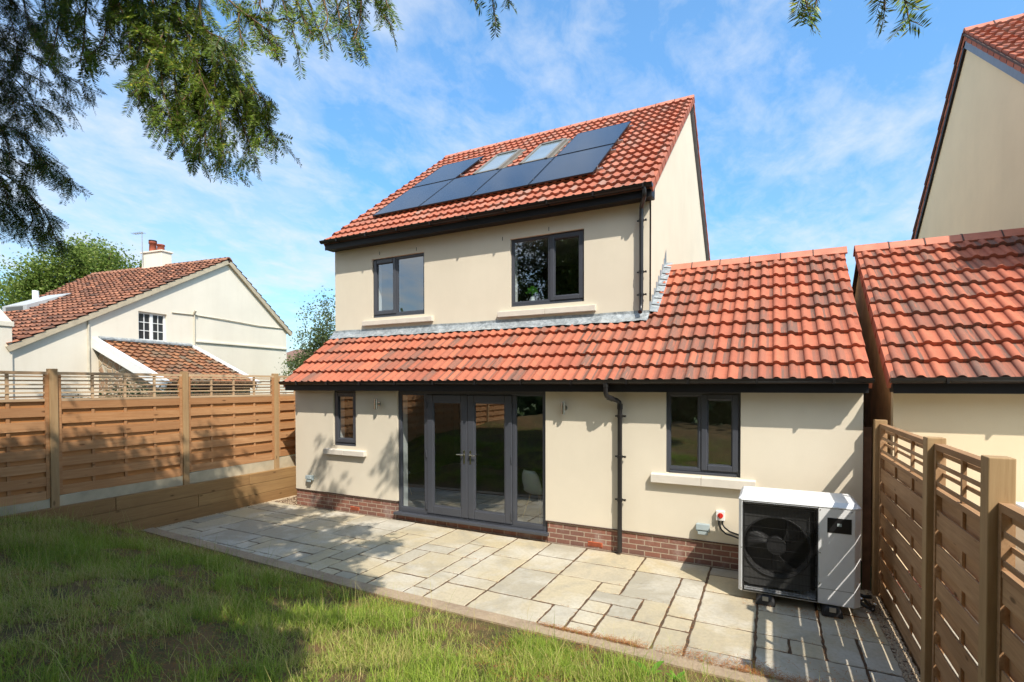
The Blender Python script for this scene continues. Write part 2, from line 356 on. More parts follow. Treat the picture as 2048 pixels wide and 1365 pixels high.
skyc = mixc(nt, 1., (hs, 0), (.86, 1.10, 1.06), 'MULTIPLY'); skyc = mixc(nt, 1., skyc, mixc(nt, ramp(nt, (sx, 2), .05, .55), (.62, .66, .74), (1, 1, 1)), 'MULTIPLY'); cloudc = mixc(nt, ramp(nt, (sx, 1), -.35, .25), (8.2, 7.4, 6.2), (5.1, 5.5, 6.0)); cl = mixc(nt, fac, skyc, cloudc); nt.links.new(cl[0].outputs[cl[1]], bg.inputs[0])  # clouds behind the camera set brighter and warmer to raise the fill light
vs = scene.view_settings; vs.view_transform = 'Standard'; vs.look = 'None'; vs.exposure = .47; vs.gamma = 1.; vs.use_curve_mapping = False
cy = scene.cycles; cy.max_bounces = 10; cy.diffuse_bounces = 4; cy.glossy_bounces = 5; cy.transparent_max_bounces = 24; cy.sample_clamp_indirect = 6.
cy.caustics_reflective = False; cy.caustics_refractive = False

# ------------------------------------------------------------------ roof tiles
PROF = [(0, 0), (.27, 0), (.285, .011), (.33, .023), (.41, .034), (.50, .037), (.59, .034), (.68, .022), (.76, .007), (.82, 0), (1., 0)]
def tile_roof(name, mat, parent, O, A, S, Nv, width, length, period=.171, gauge=.345, hscale=.85, clip=None, local=False, rand=1., per=2, streak_cols=True):
    """O lower left corner, A along the eave, S up the slope, Nv outward."""
    O, A, S, Nv = map(lambda q: np.array(q, float), (O, A, S, Nv)); mb = MB()
    nc = int(math.ceil(length/gauge-1e-6)); npd = int(round(width/period)); period = width/npd
    colr = [random.random() for _ in range(npd+per)]
    for i in range(nc):
        s0 = i*gauge; s1 = min((i+1)*gauge+.01, length); off = (i % 2)*0
        for j in range(npd):
            if clip and not clip((j+.5)*period, (s0+s1)/2): continue
            k = (j+off)//per; random.seed(i*7919+k*131+int(1000*O[0]))
            r = random.random()**.8; dz = random.uniform(0, .005)*rand; ds = random.uniform(-.006, .006)*rand
            g = random.random(); random.seed(i*911+j*57)
            g2 = random.random(); st = max(0, min(1, .6*g+.45*g2+.5*colr[j]-.12)) if streak_cols else g
            mb.t = (min(1, max(0, r+random.uniform(-.08, .08))), st, random.random())
            lo = []; hi = []; bt = []
            for (f, h) in PROF:
                a = (j+f)*period; hh = h*hscale*period/.171
                lo.append(O+A*a+S*(s0+ds)+Nv*(hh+.056+dz)); hi.append(O+A*a+S*s1+Nv*(hh+.004)); bt.append(O+A*a+S*(s0+ds+.004)+Nv*(hh*.9-.006+dz))
            n = len(PROF); t0 = mb.t
            ta = (t0[0], st*random.uniform(.55, 1.) if random.random() < .8 else min(1, st+.35), t0[2]); tb = (t0[0], st*random.uniform(.3, 1.), t0[2])
            i0 = len(mb.V); mb.V += [tuple(p) for p in lo+hi]
            for q in range(n-1):
                mb.F.append((i0+q, i0+q+1, i0+n+q+1, i0+n+q)); mb.S.append(True); mb.T.append(tb if 1 <= q <= 8 else ta)
            mb.idx(bt+lo, [(q, q+1, n+q+1, n+q) for q in range(n-1)], False)
    random.seed(11)
    return mb.build(name, mat, parent, local=local)
def ridge_tiles(name, parent, P, A, length, seg=.46, w=.16, drop=.10, mat=None, local=False):
    P, A = Vector(P), Vector(A).normalized(); Bv = Vector((0, 0, 1)).cross(A); mb = MB(); gb = MB(); n = int(round(length/seg)); seg = length/n
    for i in range(n):
        a0 = P+A*(i*seg+.004); a1 = P+A*((i+1)*seg-.004); h = random.uniform(-.003, .003); mb.t = rt()
        prof = [(-w, -drop), (-w*.35, .018), (0, .032), (w*.35, .018), (w, -drop), (w*.9, -drop-.02), (0, 0), (-w*.9, -drop-.02)]
        poly = [a0+Bv*x+Vector((0, 0, z+h)) for x, z in prof]; mb.prism(poly, a1-a0)
        if i: 
            b0 = P+A*(i*seg-.008); prof2 = [(x*1.03, z+.006) for x, z in prof[:5]]; gb.cut(); gb.prism([b0+Bv*x+Vector((0, 0, z)) for x, z in prof2], A*.016)
    o = mb.build(name, mat or M['ridge'], parent, local=local); gb.build('mortar_joint', M['mortar'], o, local=local); return o
def verge_caps(name, parent, O, S, Nv, X, length, gauge=.345, w=.06, h=.12, mat=None, local=False):
    """cloaked verge: a stepped cap per course. X points outward across the verge."""
    O, S, Nv, X = map(Vector, (O, S, Nv, X)); mb = MB(); n = int(math.ceil(length/gauge-1e-6))
    for i in range(n):
        s0 = i*gauge; s1 = min((i+1)*gauge+.03, length); mb.t = (random.random(), random.random()*.5, 0)
        a = O+S*s0; c = O+S*s1; up0 = Nv*.052; up1 = Nv*.022
        p = [a-X*w+up0*.85, a+up0, a+X*.012+up0*.6, a+X*.012-Nv*(h-.03), a-X*.02-Nv*(h-.03), a-X*.02-Nv*.03]
        q = [c-X*w+up1*.85, c+up1, c+X*.004+up1*.6, c+X*.004-Nv*(h-.015), c-X*.02-Nv*(h-.015), c-X*.02-Nv*.03]
        k = len(p); mb.idx(p+q, [tuple(reversed(range(k))), tuple(range(k, 2*k))]+[(t, (t+1) % k, (t+1) % k+k, t+k) for t in range(k)])
    return mb.build(name, mat or M['tile'], parent, local=local)

# ------------------------------------------------------------------ walls with openings
def holed_wall(name, mat, parent, x0, x1, z0, z1, y0, y1, holes):
    """wall in the xz plane between y0 and y1 with rectangular holes"""
    xs = sorted({x0, x1, *[h[0] for h in holes], *[h[1] for h in holes]}); zs = sorted({z0, z1, *[min(z1, h[3]) for h in holes], *[max(z0, h[2]) for h in holes]})
    def solid(i, j):
        if i < 0 or j < 0 or i >= len(xs)-1 or j >= len(zs)-1: return False
        cx, cz = (xs[i]+xs[i+1])/2, (zs[j]+zs[j+1])/2
        return not any(h[0] < cx < h[1] and h[2] < cz < h[3] for h in holes)
    mb = MB()
    for i in range(len(xs)-1):
        for j in range(len(zs)-1):
            if not solid(i, j): continue
            a, b_, c, d = xs[i], xs[i+1], zs[j], zs[j+1]
            mb.face([(a, y0, c), (b_, y0, c), (b_, y0, d), (a, y0, d)]); mb.face([(b_, y1, c), (a, y1, c), (a, y1, d), (b_, y1, d)])
            if not solid(i-1, j): mb.face([(a, y0, c), (a, y0, d), (a, y1, d), (a, y1, c)])
            if not solid(i+1, j): mb.face([(b_, y0, c), (b_, y1, c), (b_, y1, d), (b_, y0, d)])
            if not solid(i, j-1): mb.face([(a, y0, c), (a, y1, c), (b_, y1, c), (b_, y0, c)])
            if not solid(i, j+1): mb.face([(a, y0, d), (b_, y0, d), (b_, y1, d), (a, y1, d)])
    return mb.build(name, mat, parent)
def ring(mb, x0, x1, z0, z1, wd, y0, y1, wb=None):
    wb = wb or wd
    mb.box(x0, x0+wd, y0, y1, z0, z1); mb.box(x1-wd, x1, y0, y1, z0, z1)
    mb.box(x0+wd, x1-wd, y0, y1, z0, z0+wb); mb.box(x0+wd, x1-wd, y0, y1, z1-wd, z1)
def pane(mb, x0, x1, z0, z1, y): mb.face([(x0, y, z0), (x1, y, z0), (x1, y, z1), (x0, y, z1)])

def make_window(house, x0, x1, z0, z1, y, lights, sill=None, name='window', label=None):
    """lights: list of (xa, xb, opener?)"""
    fr = MB(); fr.box(x0, x0+.05, y, y+.07, z0, z1); fr.box(x1-.05, x1, y, y+.07, z0, z1)
    fr.box(x0+.05, x1-.05, y, y+.07, z1-.05, z1); fr.box(x0+.05, x1-.05, y, y+.07, z0+.035, z0+.085)
    fr.box(x0+.05, x1-.05, y-.025, y+.07, z0, z0+.033)
    for k in range(len(lights)-1): fr.box(lights[k][1]-.03, lights[k][1]+.03, y+.001, y+.069, z0+.085, z1-.05)
    wn = fr.build(name, M['frame'], house, .006)
    if label: wn['label'] = label
    for k, (a, b_, op) in enumerate(lights):
        l = a+(.05 if k == 0 else .03); r = b_-(.05 if k == len(lights)-1 else .03); lo, hi = z0+.085, z1-.05
        if op:
            sb = MB(); ring(sb, l-.022, r+.022, lo-.022, hi+.022, .078, y-.016, y+.05); sb.build('sash', M['frame'], wn, .01)
            l += .056; r -= .056; lo += .056; hi -= .056
            hb = MB(); hx = l-.03 if k else r+.03
            hb.box(hx-.012, hx+.012, y+.075, y+.1, (lo+hi)/2-.07, (lo+hi)/2+.07); hb.build('handle', M['chrome'], wn, .004)
        bd = MB(); ring(bd, l-.003, r+.003, lo-.003, hi+.003, .016, y+.012, y+.034); bd.build('glazing_bead', M['frame'], wn, .004)
        pb = MB(); pane(pb, l+.004, r-.004, lo+.004, hi-.004, y+.024); pb.build('pane', M['glass'], wn)
    if sill:
        sb = MB(); xa, xb, za, zb, py = sill; xm = (xa+xb)/2
        for (p, q) in ((xa, xm-.002), (xm+.002, xb)): sb.hexa([(p, py, za), (q, py, za), (q, y+.01, za), (p, y+.01, za), (p, py, zb-.02), (q, py, zb-.02), (q, y+.01, zb), (p, y+.01, zb)])
        sb.build('stone_sill', M['sill'], wn, .006)
    return wn

# ------------------------------------------------------------------ the new house
GS = .78; GN = math.hypot(1, GS)
S_ = Vector((0, 1, GS))/GN; N_ = Vector((0, -GS, 1))/GN
def zl(y): return 2.5986+GS*(y+.1713)-.04        # lean-to / garage roof plane
def zm(y): return 5.724+GS*(y-.9253)-.04         # main roof plane
EW, GE = 9.777, 9.83                              # east wall of the garage, verge
UW = 7.0                                          # east wall of the tall part
RY = 5.656                                        # main ridge
GRY = 2.48                                        # garage ridge
Y2 = 1.11
house = thing('detached_house', 'new cream house with red tiled roof carrying solar panels and a lean-to across its rear', 'house')
W1 = (1.06, 1.66, 1.29, 2.37); W2 = (7.465, 8.43, 1.235, 2.37); DR = (2.66, 5.625, .12, 2.37)
gh = [W1, W2, DR]
holed_wall('rear_wall', M['render'], house, 0, EW, .34, 2.56, 0, .13, gh)
holed_wall('inner_wall', M['white'], house, .13, EW-.13, .12, 2.55, .131, .31, gh)
mb = MB(); mb.box(0, .13, .131, 10.2, .34, 2.62); mb.cut()
mb.prism([(0, .0, 2.56), (0, 1.11, zl(1.11)-.02), (0, 1.11, 2.56)], (.13, 0, 0)); mb.cut()
mb.prism([(EW-.13, .131, 0), (EW-.13, 5.0, 0), (EW-.13, 5.0, 2.4), (EW-.13, GRY, zl(GRY)-.05), (EW-.13, .131, zl(.131)-.05)], (.13, 0, 0))
mb.cut(); mb.box(.13, EW-.13, 10.07, 10.2, 0, 5.5)
mb.build('side_wall', M['render'], house)
U1 = (1.08, 2.47, 3.93, 5.19); U2 = (4.44, 5.88, 3.93, 5.19)
holed_wall('upper_wall', M['render'], house, 0, UW, 3.55, 5.6, Y2, Y2+.13, [U1, U2])
holed_wall('upper_inner_wall', M['white'], house, .13, UW-.13, 2.6, 5.5, Y2+.131, Y2+.31, [U1, U2])
mb = MB()
for xa in (UW-.13, 0):
    mb.cut()
    mb.prism([(xa, Y2+.001 if xa else Y2+.131, 2.6 if xa else 2.63), (xa, 10.2, 2.6 if xa else 2.63), (xa, 10.2, 5.62), (xa, RY, zm(RY)-.03), (xa, Y2+.001 if xa else Y2+.131, zm(Y2)-.03)], (.13, 0, 0))
mb.build('gable_wall', M['render'], house)
# little weep vents above the upper windows
mb = MB()
for px, pz in ((1.30, 5.30), (2.28, 5.27), (4.28, 5.22), (5.22, 5.27)): mb.box(px-.005, px+.005, Y2-.004, Y2+.01, pz-.035, pz+.035); mb.cut()
mb.build('weep_vent', M['black'], house)
# plinth
mb = MB(); mb.box(0.012, DR[0]-.03, .012, .13, -.1, .338); mb.box(DR[1]+.03, EW-.012, .012, .13, -.1, .338); mb.box(DR[0]-.03, DR[1]+.03, .035, .13, -.1, .118)
mb.box(.012, .13, .131, 10.2, -.1, .338); pl = mb.build('brick_plinth', M['brick'], house)
mb = MB(); mb.box(-.004, DR[0]-.0, -.012, .1, .328, .3395); mb.cut(); mb.box(DR[1], EW+.003, -.012, .1, .328, .3395); mb.build('bell_bead', M['mortar'], house)
for ax, az_ in ((1.50, .055), (6.32, .035)):
    mb = MB(); mb.box(ax, ax+.225, .004, .03, az_, az_+.068); ab = mb.build('air_brick', M['terracotta'], house, .003)
    h = MB()
    for r_ in range(3):
        for c in range(11): h.box(ax+.014+c*.0186, ax+.023+c*.0186, .0015, .01, az_+.01+r_*.018, az_+.021+r_*.018)
    h.build('air_hole', M['black'], ab)
# roofs
tile_roof('lean_to_roof', M['tile'], house, (-.06, -.245, zl(-.245)), (1, 0, 0), S_, N_, 7.06, (Y2-.02+.245)*GN)
tile_roof('garage_roof', M['tile'], house, (UW, -.245, zl(-.245)), (1, 0, 0), S_, N_, GE-UW-.02, (GRY+.245)*GN)
mb = MB(); o_ = Vector((-.05, -.235, zl(-.235)-.012)); mb.obox(o_, (GE-.0+.03, 0, 0), S_*((Y2+.2)*GN), N_*-.03)
mb.obox((UW, .9, zl(.9)-.012), (GE-UW-.02, 0, 0), S_*((GRY-.9)*GN-.02), N_*-.03)
Sb = Vector((0, 1, -GS))/GN; Nb = Vector((0, GS, 1))/GN
mb.obox((UW, GRY+.01, zl(GRY)-.012), (GE-UW-.02, 0, 0), Sb*2.8*GN, Nb*-.03)
mb.build('roof_underlay', M['mortar'], house)
tile_roof('garage_back_roof', M['tile'], house, (GE-.02, 5.2, zl(GRY)-GS*(5.2-GRY)), (-1, 0, 0), -Sb, Nb, GE-UW-.02, (5.2-GRY)*GN)
verge_caps('garage_verge', house, Vector((GE-.01, -.245, zl(-.245))), S_, N_, Vector((1, 0, 0)), (GRY+.245)*GN)
verge_caps('lean_to_verge', house, Vector((-.06, -.245, zl(-.245))), S_, N_, Vector((-1, 0, 0)), (Y2+.1)*GN)
ridge_tiles('garage_ridge', house, (UW+.02, GRY, zl(GRY)+.055), (1, 0, 0), GE-UW+.02, .45, .15, .10)
tile_roof('main_roof', M['tile_main'], house, (-.05, .83, zm(.83)), (1, 0, 0), S_, N_, 7.13, (RY-.83)*GN)
tile_roof('main_back_roof', M['tile_main'], house, (7.08, 2*RY-.83, zm(.83)), (-1, 0, 0), -Sb, Nb, 7.13, (RY-.83)*GN)
mb = MB(); mb.obox((-.04, .84, zm(.84)-.012), (7.11, 0, 0), S_*((RY-.84)*GN), N_*-.03); mb.obox((-.04, RY, zm(RY)-.012), (7.11, 0, 0), Sb*((RY-.84)*GN), Nb*-.03)
mb.build('main_roof_underlay', M['mortar'], house)
for xe, sg in ((7.09, 1), (-.05, -1)):
    verge_caps('main_verge', house, Vector((xe, .83, zm(.83))), S_, N_, Vector((sg, 0, 0)), (RY-.83)*GN, mat=M['tile_main'])
    verge_caps('main_back_verge', house, Vector((xe, 2*RY-.83, zm(.83))), -Sb, Nb, Vector((sg, 0, 0)), (RY-.83)*GN, mat=M['tile_main'])
    mb = MB(); xo = UW+.002 if sg > 0 else -.075
    mb.obox((xo, .95, zm(.95)-.055), (.073, 0, 0), S_*((RY-.95)*GN), N_*-.075); mb.obox((xo, RY, zm(RY)-.055), (.073, 0, 0), Sb*((RY-.95)*GN), Nb*-.11)
    mb.build('bargeboard', M['barge'] if sg > 0 else M['fascia'], house)
ridge_tiles('main_ridge', house, (-.07, RY, zm(RY)+.05), (1, 0, 0), 7.18, .45, .13, .09)
# fascia boxes, gutters
def eaves(parent, x0, x1, ywall, yf, zf0, zf1, gy, gz, gx0=None, gx1=None):
    mb = MB(); mb.box(x0, x1, yf, yf+.02, zf0, zf1); mb.box(x0+.002, x1-.002, yf+.02, ywall-.002, zf0+.012, zf0+.024)
    mb.box(x0, x0+.02, yf+.02, ywall-.002, zf0+.026, zf1+.05); mb.box(x1-.02, x1, yf+.02, ywall-.002, zf0+.026, zf1+.05)
    f = mb.build('fascia', M['fascia'], parent, .003)
    gx0 = gx0 if gx0 is not None else x0-.03; gx1 = gx1 if gx1 is not None else x1+.03
    g = MB(); R = .056; n = 10; V = []
    pr = [(math.cos(PI+PI*k/n)*R, math.sin(PI+PI*k/n)*R) for k in range(n+1)]; pr = [(pr[0][0]-.006, .006)]+pr
    for X in (gx0, gx1): V += [(X, gy+a, gz+b_) for a, b_ in pr]
    k = len(pr); g.idx(V, [(i, i+1, k+i+1, k+i) for i in range(k-1)], True)
    for X in (gx0, gx1): g.face([(X, gy+a, gz+b_) for a, b_ in pr])
    X = gx0+.5
    go = g.build('gutter', M['gutter'], parent)
    cmb = MB()
    while X < gx1:
        cmb.box(X-.012, X+.012, gy-R-.008, yf-.001, gz-R-.006, gz-.0); cmb.cut(); X += .82
    cmb.build('gutter_bracket', M['gutter'], go)
    j = MB()
    for X in (gx0+(gx1-gx0)*.37, gx0+(gx1-gx0)*.74):
        q = [(math.cos(PI+PI*t/n)*(R+.005), math.sin(PI+PI*t/n)*(R+.005)) for t in range(n+1)]
        j.idx([(X-.05, gy+a, gz+b_) for a, b_ in q]+[(X+.05, gy+a, gz+b_) for a, b_ in q], [(i, i+1, n+i+2, n+i+1) for i in range(n)], True); j.cut()
    j.build('gutter_joint', M['gutter'], go)
    return f
eaves(house, -.03, EW+.02, 0, -.225, 2.372, 2.53, -.285, 2.545, -.075, EW+.06)
eaves(house, -.05, UW+.085, Y2, .865, 5.465, 5.63, .80, 5.645, -.09, UW+.11)
# downpipes
def downpipe(pts, r, clips, parent, wall_y):
    d = MB(); d.tube(pts, r, 12); o = d.build('downpipe', M['pipe'], parent)
    c = MB()
    for (x, y, z) in clips:
        c.tube([(x, y, z-.022), (x, y, z+.022)], r+.008, 12); c.box(x-.075, x+.075, y+.012, y+.022, z-.012, z+.012); c.box(x+.06, x+.085, y-.012, y+.03, z-.014, z+.014); c.box(x-.02, x+.02, y+.02, wall_y-.001, z-.012, z+.012); c.cut()
    c.build('pipe_clip', M['pipe'], o); return o
px = 6.83; py = -.075
downpipe([(6.68, -.285, 2.50), (6.68, -.285, 2.36), (6.69, -.27, 2.315), (6.72, -.23, 2.285), (6.79, -.125, 2.255), (6.82, -.085, 2.225), (px, py, 2.17), (px, py, 1.0), (px, py, .03)], .034,
         [(px, py, 2.02), (px, py, 1.43), (px, py, .80)], house, 0)
mb = MB()
for p, q in (((6.68, -.285, 2.44), (6.68, -.285, 2.5)), ((6.705, -.25, 2.30), (6.75, -.185, 2.272)), ((px, py, 2.12), (px, py, 2.2))): mb.tube([p, q], .041, 12); mb.cut()
mb.build('pipe_socket', M['pipe'], house)
ux = 6.885
downpipe([(6.985, .80, 5.6), (6.985, .80, 5.51), (6.98, .815, 5.475), (6.96, .86, 5.445), (6.91, .97, 5.40), (ux, 1.02, 5.36), (ux, 1.03, 5.33), (ux, 1.03, 3.80), (ux, 1.0, 3.69), (ux, .95, 3.655)], .034,
         [(ux, 1.03, 5.16), (ux, 1.03, 4.32), (ux, 1.03, 3.95)], house, Y2)
# lead flashings
mb = MB(); nx = 60
for i in range(nx):
    xa, xb = UW*i/nx-.06*(i == 0), UW*(i+1)/nx
    def pt(x, k):
        wv = .008*math.sin(x*9+k)+.006*math.sin(x*23+2*k)
        q = [(Y2-.004, 3.70+.004*math.sin(x*5)), (Y2-.006, zl(Y2)+.1), (Y2-.05, zl(Y2-.05)+.075+wv), (Y2-.16-.012*math.sin(x*2*PI/.171*.5), zl(Y2-.16)+.082+wv)][k]
        return (x, q[0], q[1])
    for k in range(3): mb.face([pt(xa, k), pt(xa, k+1), pt(xb, k+1), pt(xb, k)], True)
mb.build('lead_flashing', M['lead'], house)
mb = MB()
for i in range(8):
    y0, y1 = Y2+i*.178, Y2+(i+1)*.178+.012
    za, zb = zl(y0), zl(y1); x = UW+.004+.0015*(i % 2)
    mb.face([(x, y0, za+.03), (x, y1, zb+.03), (x, y1, zb+.16), (x, y0, zb+.14)])
    mb.face([(x, y0, za+.125), (x+.13, y0, za+.105), (x+.13, y1, zb+.085), (x, y1, zb+.105)])
mb.idx([(UW+.006, 2.50, zl(GRY)+.1), (UW+.006, 2.62, zl(GRY)+.05), (UW+.02, 2.52, zl(GRY)+.42), (UW+.012, 2.44, zl(GRY)+.22)], [(0, 1, 2, 3)])
mb.build('stepped_flashing', M['lead'], house)
# windows
make_window(house, W1[0], W1[1], W1[2], W1[3], .045, [(W1[0], W1[1], True)], (.865, 1.925, 1.118, 1.235, -.08))
make_window(house, W2[0], W2[1], W2[2], W2[3], .045, [(W2[0], 7.925, False), (7.925, W2[1], True)], (7.27, 8.615, 1.095, 1.232, -.08))
make_window(house, U1[0], U1[1], U1[2], U1[3], Y2+.045, [(U1[0], 1.715, True), (1.715, U1[1], False)], (.85, 2.70, 3.765, 3.885, Y2-.07))
make_window(house, U2[0], U2[1], U2[2], U2[3], Y2+.045, [(U2[0], 5.22, False), (5.22, U2[1], True)], (4.2, 6.10, 3.745, 3.865, Y2-.07))
# french doors with side lights
fr = MB(); y = .045; x0, x1, z0, z1 = DR
fr.box(x0, x0+.06, y, y+.07, z0, z1); fr.box(x1-.06, x1, y, y+.07, z0, z1); fr.box(x0+.06, x1-.06, y, y+.07, z1-.06, z1); 
fr.box(x0+.06, 3.31, y, y+.07, z0+.03, z0+.115); fr.box(5.015, x1-.06, y, y+.07, z0+.03, z0+.115); fr.box(3.31, 5.015, y, y+.07, z0+.03, z0+.06)
fr.box(3.25, 3.309, y+.001, y+.069, z0+.115, z1-.06); fr.box(5.016, 5.075, y+.001, y+.069, z0+.115, z1-.06)
door = fr.build('french_door', M['frame'], house, .006)
mb = MB(); mb.box(x0-.05, x1+.05, -.055, y+.07, z0-.02, z0+.028); mb.build('threshold', M['frame'], door, .006)
for a, b_ in ((x0+.06, 3.25), (5.075, x1-.06)):
    bd = MB(); ring(bd, a-.003, b_+.003, z0+.112, z1-.057, .018, y+.012, y+.034); bd.build('glazing_bead', M['frame'], door, .004)
    pb = MB(); pane(pb, a+.004, b_-.004, z0+.118, z1-.064, y+.024); pb.build('side_pane', M['glass'], door)
for k, (a, b_) in enumerate(((3.313, 4.160), (4.165, 5.012))):
    lf = MB(); ring(lf, a, b_, z0+.064, z1-.064, .13, y-.014, y+.05, .15); leaf = lf.build('door_leaf', M['frame'], door, .012)
    bd = MB(); ring(bd, a+.128, b_-.128, z0+.212, z1-.192, .018, y-.002, y+.03); bd.build('door_bead', M['frame'], door, .004)
    pb = MB(); pane(pb, a+.134, b_-.134, z0+.218, z1-.198, y+.012); pb.build('door_pane', M['glass'], door)
    hx = b_-.06 if k == 0 else a+.06
    hb = MB(); hb.box(hx-.014, hx+.014, y-.026, y-.0145, 1.13, 1.36); hb.tube([(hx, y-.02, 1.285), (hx, y-.06, 1.285)], .011, 10)
    hb.tube([(hx, y-.06, 1.285), (hx+(-.13 if k == 0 else .13), y-.062, 1.282)], [.011, .009], 10); hb.build('door_handle', M['chrome'], door, .003)
    kb = MB()
    hxx = a-.002 if k == 0 else b_+.002
    for hz_ in (.32, 1.25, 2.12): kb.tube([(hxx, y-.022, hz_-.06), (hxx, y-.022, hz_+.06)], .011, 8); kb.cut()
    kb.build('hinge', M['frame'], door)
# interior shell
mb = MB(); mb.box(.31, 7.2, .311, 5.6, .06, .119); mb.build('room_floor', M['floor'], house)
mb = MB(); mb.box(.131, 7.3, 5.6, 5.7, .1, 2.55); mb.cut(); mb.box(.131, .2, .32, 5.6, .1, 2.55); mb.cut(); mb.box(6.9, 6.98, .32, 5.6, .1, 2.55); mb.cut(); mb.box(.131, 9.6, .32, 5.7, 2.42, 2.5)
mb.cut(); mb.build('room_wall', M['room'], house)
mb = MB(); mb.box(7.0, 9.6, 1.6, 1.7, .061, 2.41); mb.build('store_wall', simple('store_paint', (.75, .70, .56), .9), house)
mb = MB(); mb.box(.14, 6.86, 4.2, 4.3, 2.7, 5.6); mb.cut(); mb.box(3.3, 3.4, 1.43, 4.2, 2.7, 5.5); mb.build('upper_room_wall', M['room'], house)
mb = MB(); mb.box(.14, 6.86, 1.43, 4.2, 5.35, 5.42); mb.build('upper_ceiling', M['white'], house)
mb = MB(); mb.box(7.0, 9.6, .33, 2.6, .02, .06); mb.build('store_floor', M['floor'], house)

# things on and in the house ------------------------------------------------
def chair(loc, rz, label):
    t = thing('dining_chair', label, 'chair', loc, rz, 'white shell chairs in the dining room')
    def P(x, y, z): return Vector((x, y, z))
    n = 9; m_ = 12; V = []
    for i in range(m_+1):
        f = i/m_
        if f < .5: yy = -.22+f*2*.36; zz = .45-.02*math.sin(f*2*PI)+(0.015 if f < .05 else 0); wv = .22
        else: g = (f-.5)*2; yy = .14+.07*g+.05*math.sin(g*PI/2); zz = .45+.42*g**1.1; wv = .225-.05*max(0, g-.55)/.45
        for j in range(n+1):
            a = (j/n-.5)*2; lift = .05*abs(a)**2.5
            wv2 = wv*(1-.25*(max(0, abs((f-.5)*2)-.85)/.15)**2)
            V.append(P(a*wv2, yy-(lift if f > .5 else 0), zz+(lift if f <= .5 else 0)))
    mb = MB(); mb.idx(V, [(i*(n+1)+j, i*(n+1)+j+1, (i+1)*(n+1)+j+1, (i+1)*(n+1)+j) for i in range(m_) for j in range(n)], True)
    o = mb.build('seat_shell', M['shell'], t, local=True); md = o.modifiers.new('solid', 'SOLIDIFY'); md.thickness = .012
    for sx_ in (-1, 1):
        for sy_ in (-1, 1):
            mb = MB(); mb.tube([(sx_*.12, -.04+sy_*.1, .43), (sx_*.21, -.03+sy_*.21, 0)], [.016, .010], 8); mb.build('leg', M['lightwood'], t, local=True)
    return t
chair((5.12, .85, .12), math.radians(160), 'white shell chair on pale wooden legs behind the right-hand pane of the patio doors')
chair((1.75, 1.1, .12), math.radians(190), 'white shell chair just seen through the narrow ground-floor window')
t = thing('dining_table', 'round pale table inside the room behind the patio doors', 'table', (5.75, 1.55, .12))
mb = MB(); mb.tube([(0, 0, .72), (0, 0, .745)], .55, 40, sm=False); mb.build('table_top', M['shell'], t, .004, True)
mb = MB(); mb.tube([(0, 0, .02), (0, 0, .72)], [.05, .04], 14); mb.tube([(0, 0, 0), (0, 0, .02)], .3, 28); mb.build('pedestal', M['shell'], t, local=True)
t = thing('house_plant', 'small bright green plant in a glass vase in the larger upstairs window', 'plant', (4.78, 1.36, 3.93))
mb = MB(); mb.tube([(0, 0, 0), (0, 0, .10), (0, 0, .2)], [.045, .05, .035], 14); mb.build('vase', M['shell'], t, local=True)
mb = MB()
for i in range(70):
    a = random.uniform(0, 2*PI); e = random.uniform(.0, 1.4); r_ = random.uniform(.05, .13); c = Vector((math.cos(a)*math.cos(e)*r_, math.sin(a)*math.cos(e)*r_*.7, .27+math.sin(e)*r_))
    u_ = Vector((math.cos(a+1.5), math.sin(a+1.5), .3))*.026; w_ = Vector((math.cos(a), math.sin(a), .6))*.03; mb.t = rt()
    mb.face([c-u_, c+w_*.9, c+u_, c-w_])
mb.tube([(0, 0, .18), (0, 0, .3)], .006, 6); mb.build('leaves', M['houseplant'], t, local=True)

def wall_light(loc, label):
    t = thing('wall_light', label, 'wall light', loc, 0, 'steel wall lights beside the patio doors')
    mb = MB(); mb.tube([(0, -.085, -.095), (0, -.085, .095)], .031, 20, sm=True); mb.build('lamp_tube', M['steel'], t, .003, True)
    mb = MB(); mb.box(-.02, .02, -.06, -.006, -.018, .018); mb.tube([(0, -.008, 0), (0, -.0005, 0)], .04, 18); mb.build('bracket', M['steel'], t, local=True)
    mb = MB(); mb.tube([(0, -.085, -.0975), (0, -.085, -.0955)], .025, 16); mb.tube([(0, -.085, .0955), (0, -.085, .0975)], .025, 16); mb.build('lens', M['shell'], t, local=True)
    return t
wall_light((2.24, 0, 2.125), 'steel tube wall light between the narrow window and the patio doors')
wall_light((5.955, 0, 2.12), 'steel tube wall light between the patio doors and the lower downpipe')
def socket(loc, w_, h_, label):
    t = thing('outdoor_socket', label, 'socket', loc, 0, 'grey weatherproof outdoor sockets')
    mb = MB(); mb.box(-w_/2, w_/2, -.055, -.0005, 0, h_); mb.build('back_box', M['greybox'], t, .008, True)
    mb = MB(); mb.hexa([(-w_/2-.004, -.095, .03), (w_/2+.004, -.095, .03), (w_/2+.004, -.056, .02), (-w_/2-.004, -.056, .02), (-w_/2-.004, -.085, h_+.004), (w_/2+.004, -.085, h_+.004), (w_/2+.004, -.056, h_+.006), (-w_/2-.004, -.056, h_+.006)]); mb.build('cover', M['greybox'], t, .01, True)
    mb = MB(); mb.box(-w_/2+.02, w_/2-.02, -.085, -.06, -.03, .018); mb.build('cable_gland', M['greybox'], t, .005, True)
    return t
socket((.45, 0, .55), .15, .10, 'small grey outdoor socket low on the wall left of the narrow window')
socket((7.97, 0, .47), .17, .11, 'grey outdoor socket beside the red isolator switch by the heat pump')
t = thing('isolator_switch', 'white isolator switch with a red rotary knob, left of the heat pump', 'switch', (8.19, 0, .65))
mb = MB(); mb.box(-.055, .055, -.055, -.0005, 0, .13); mb.build('switch_box', M['whitepvc'], t, .006, True)
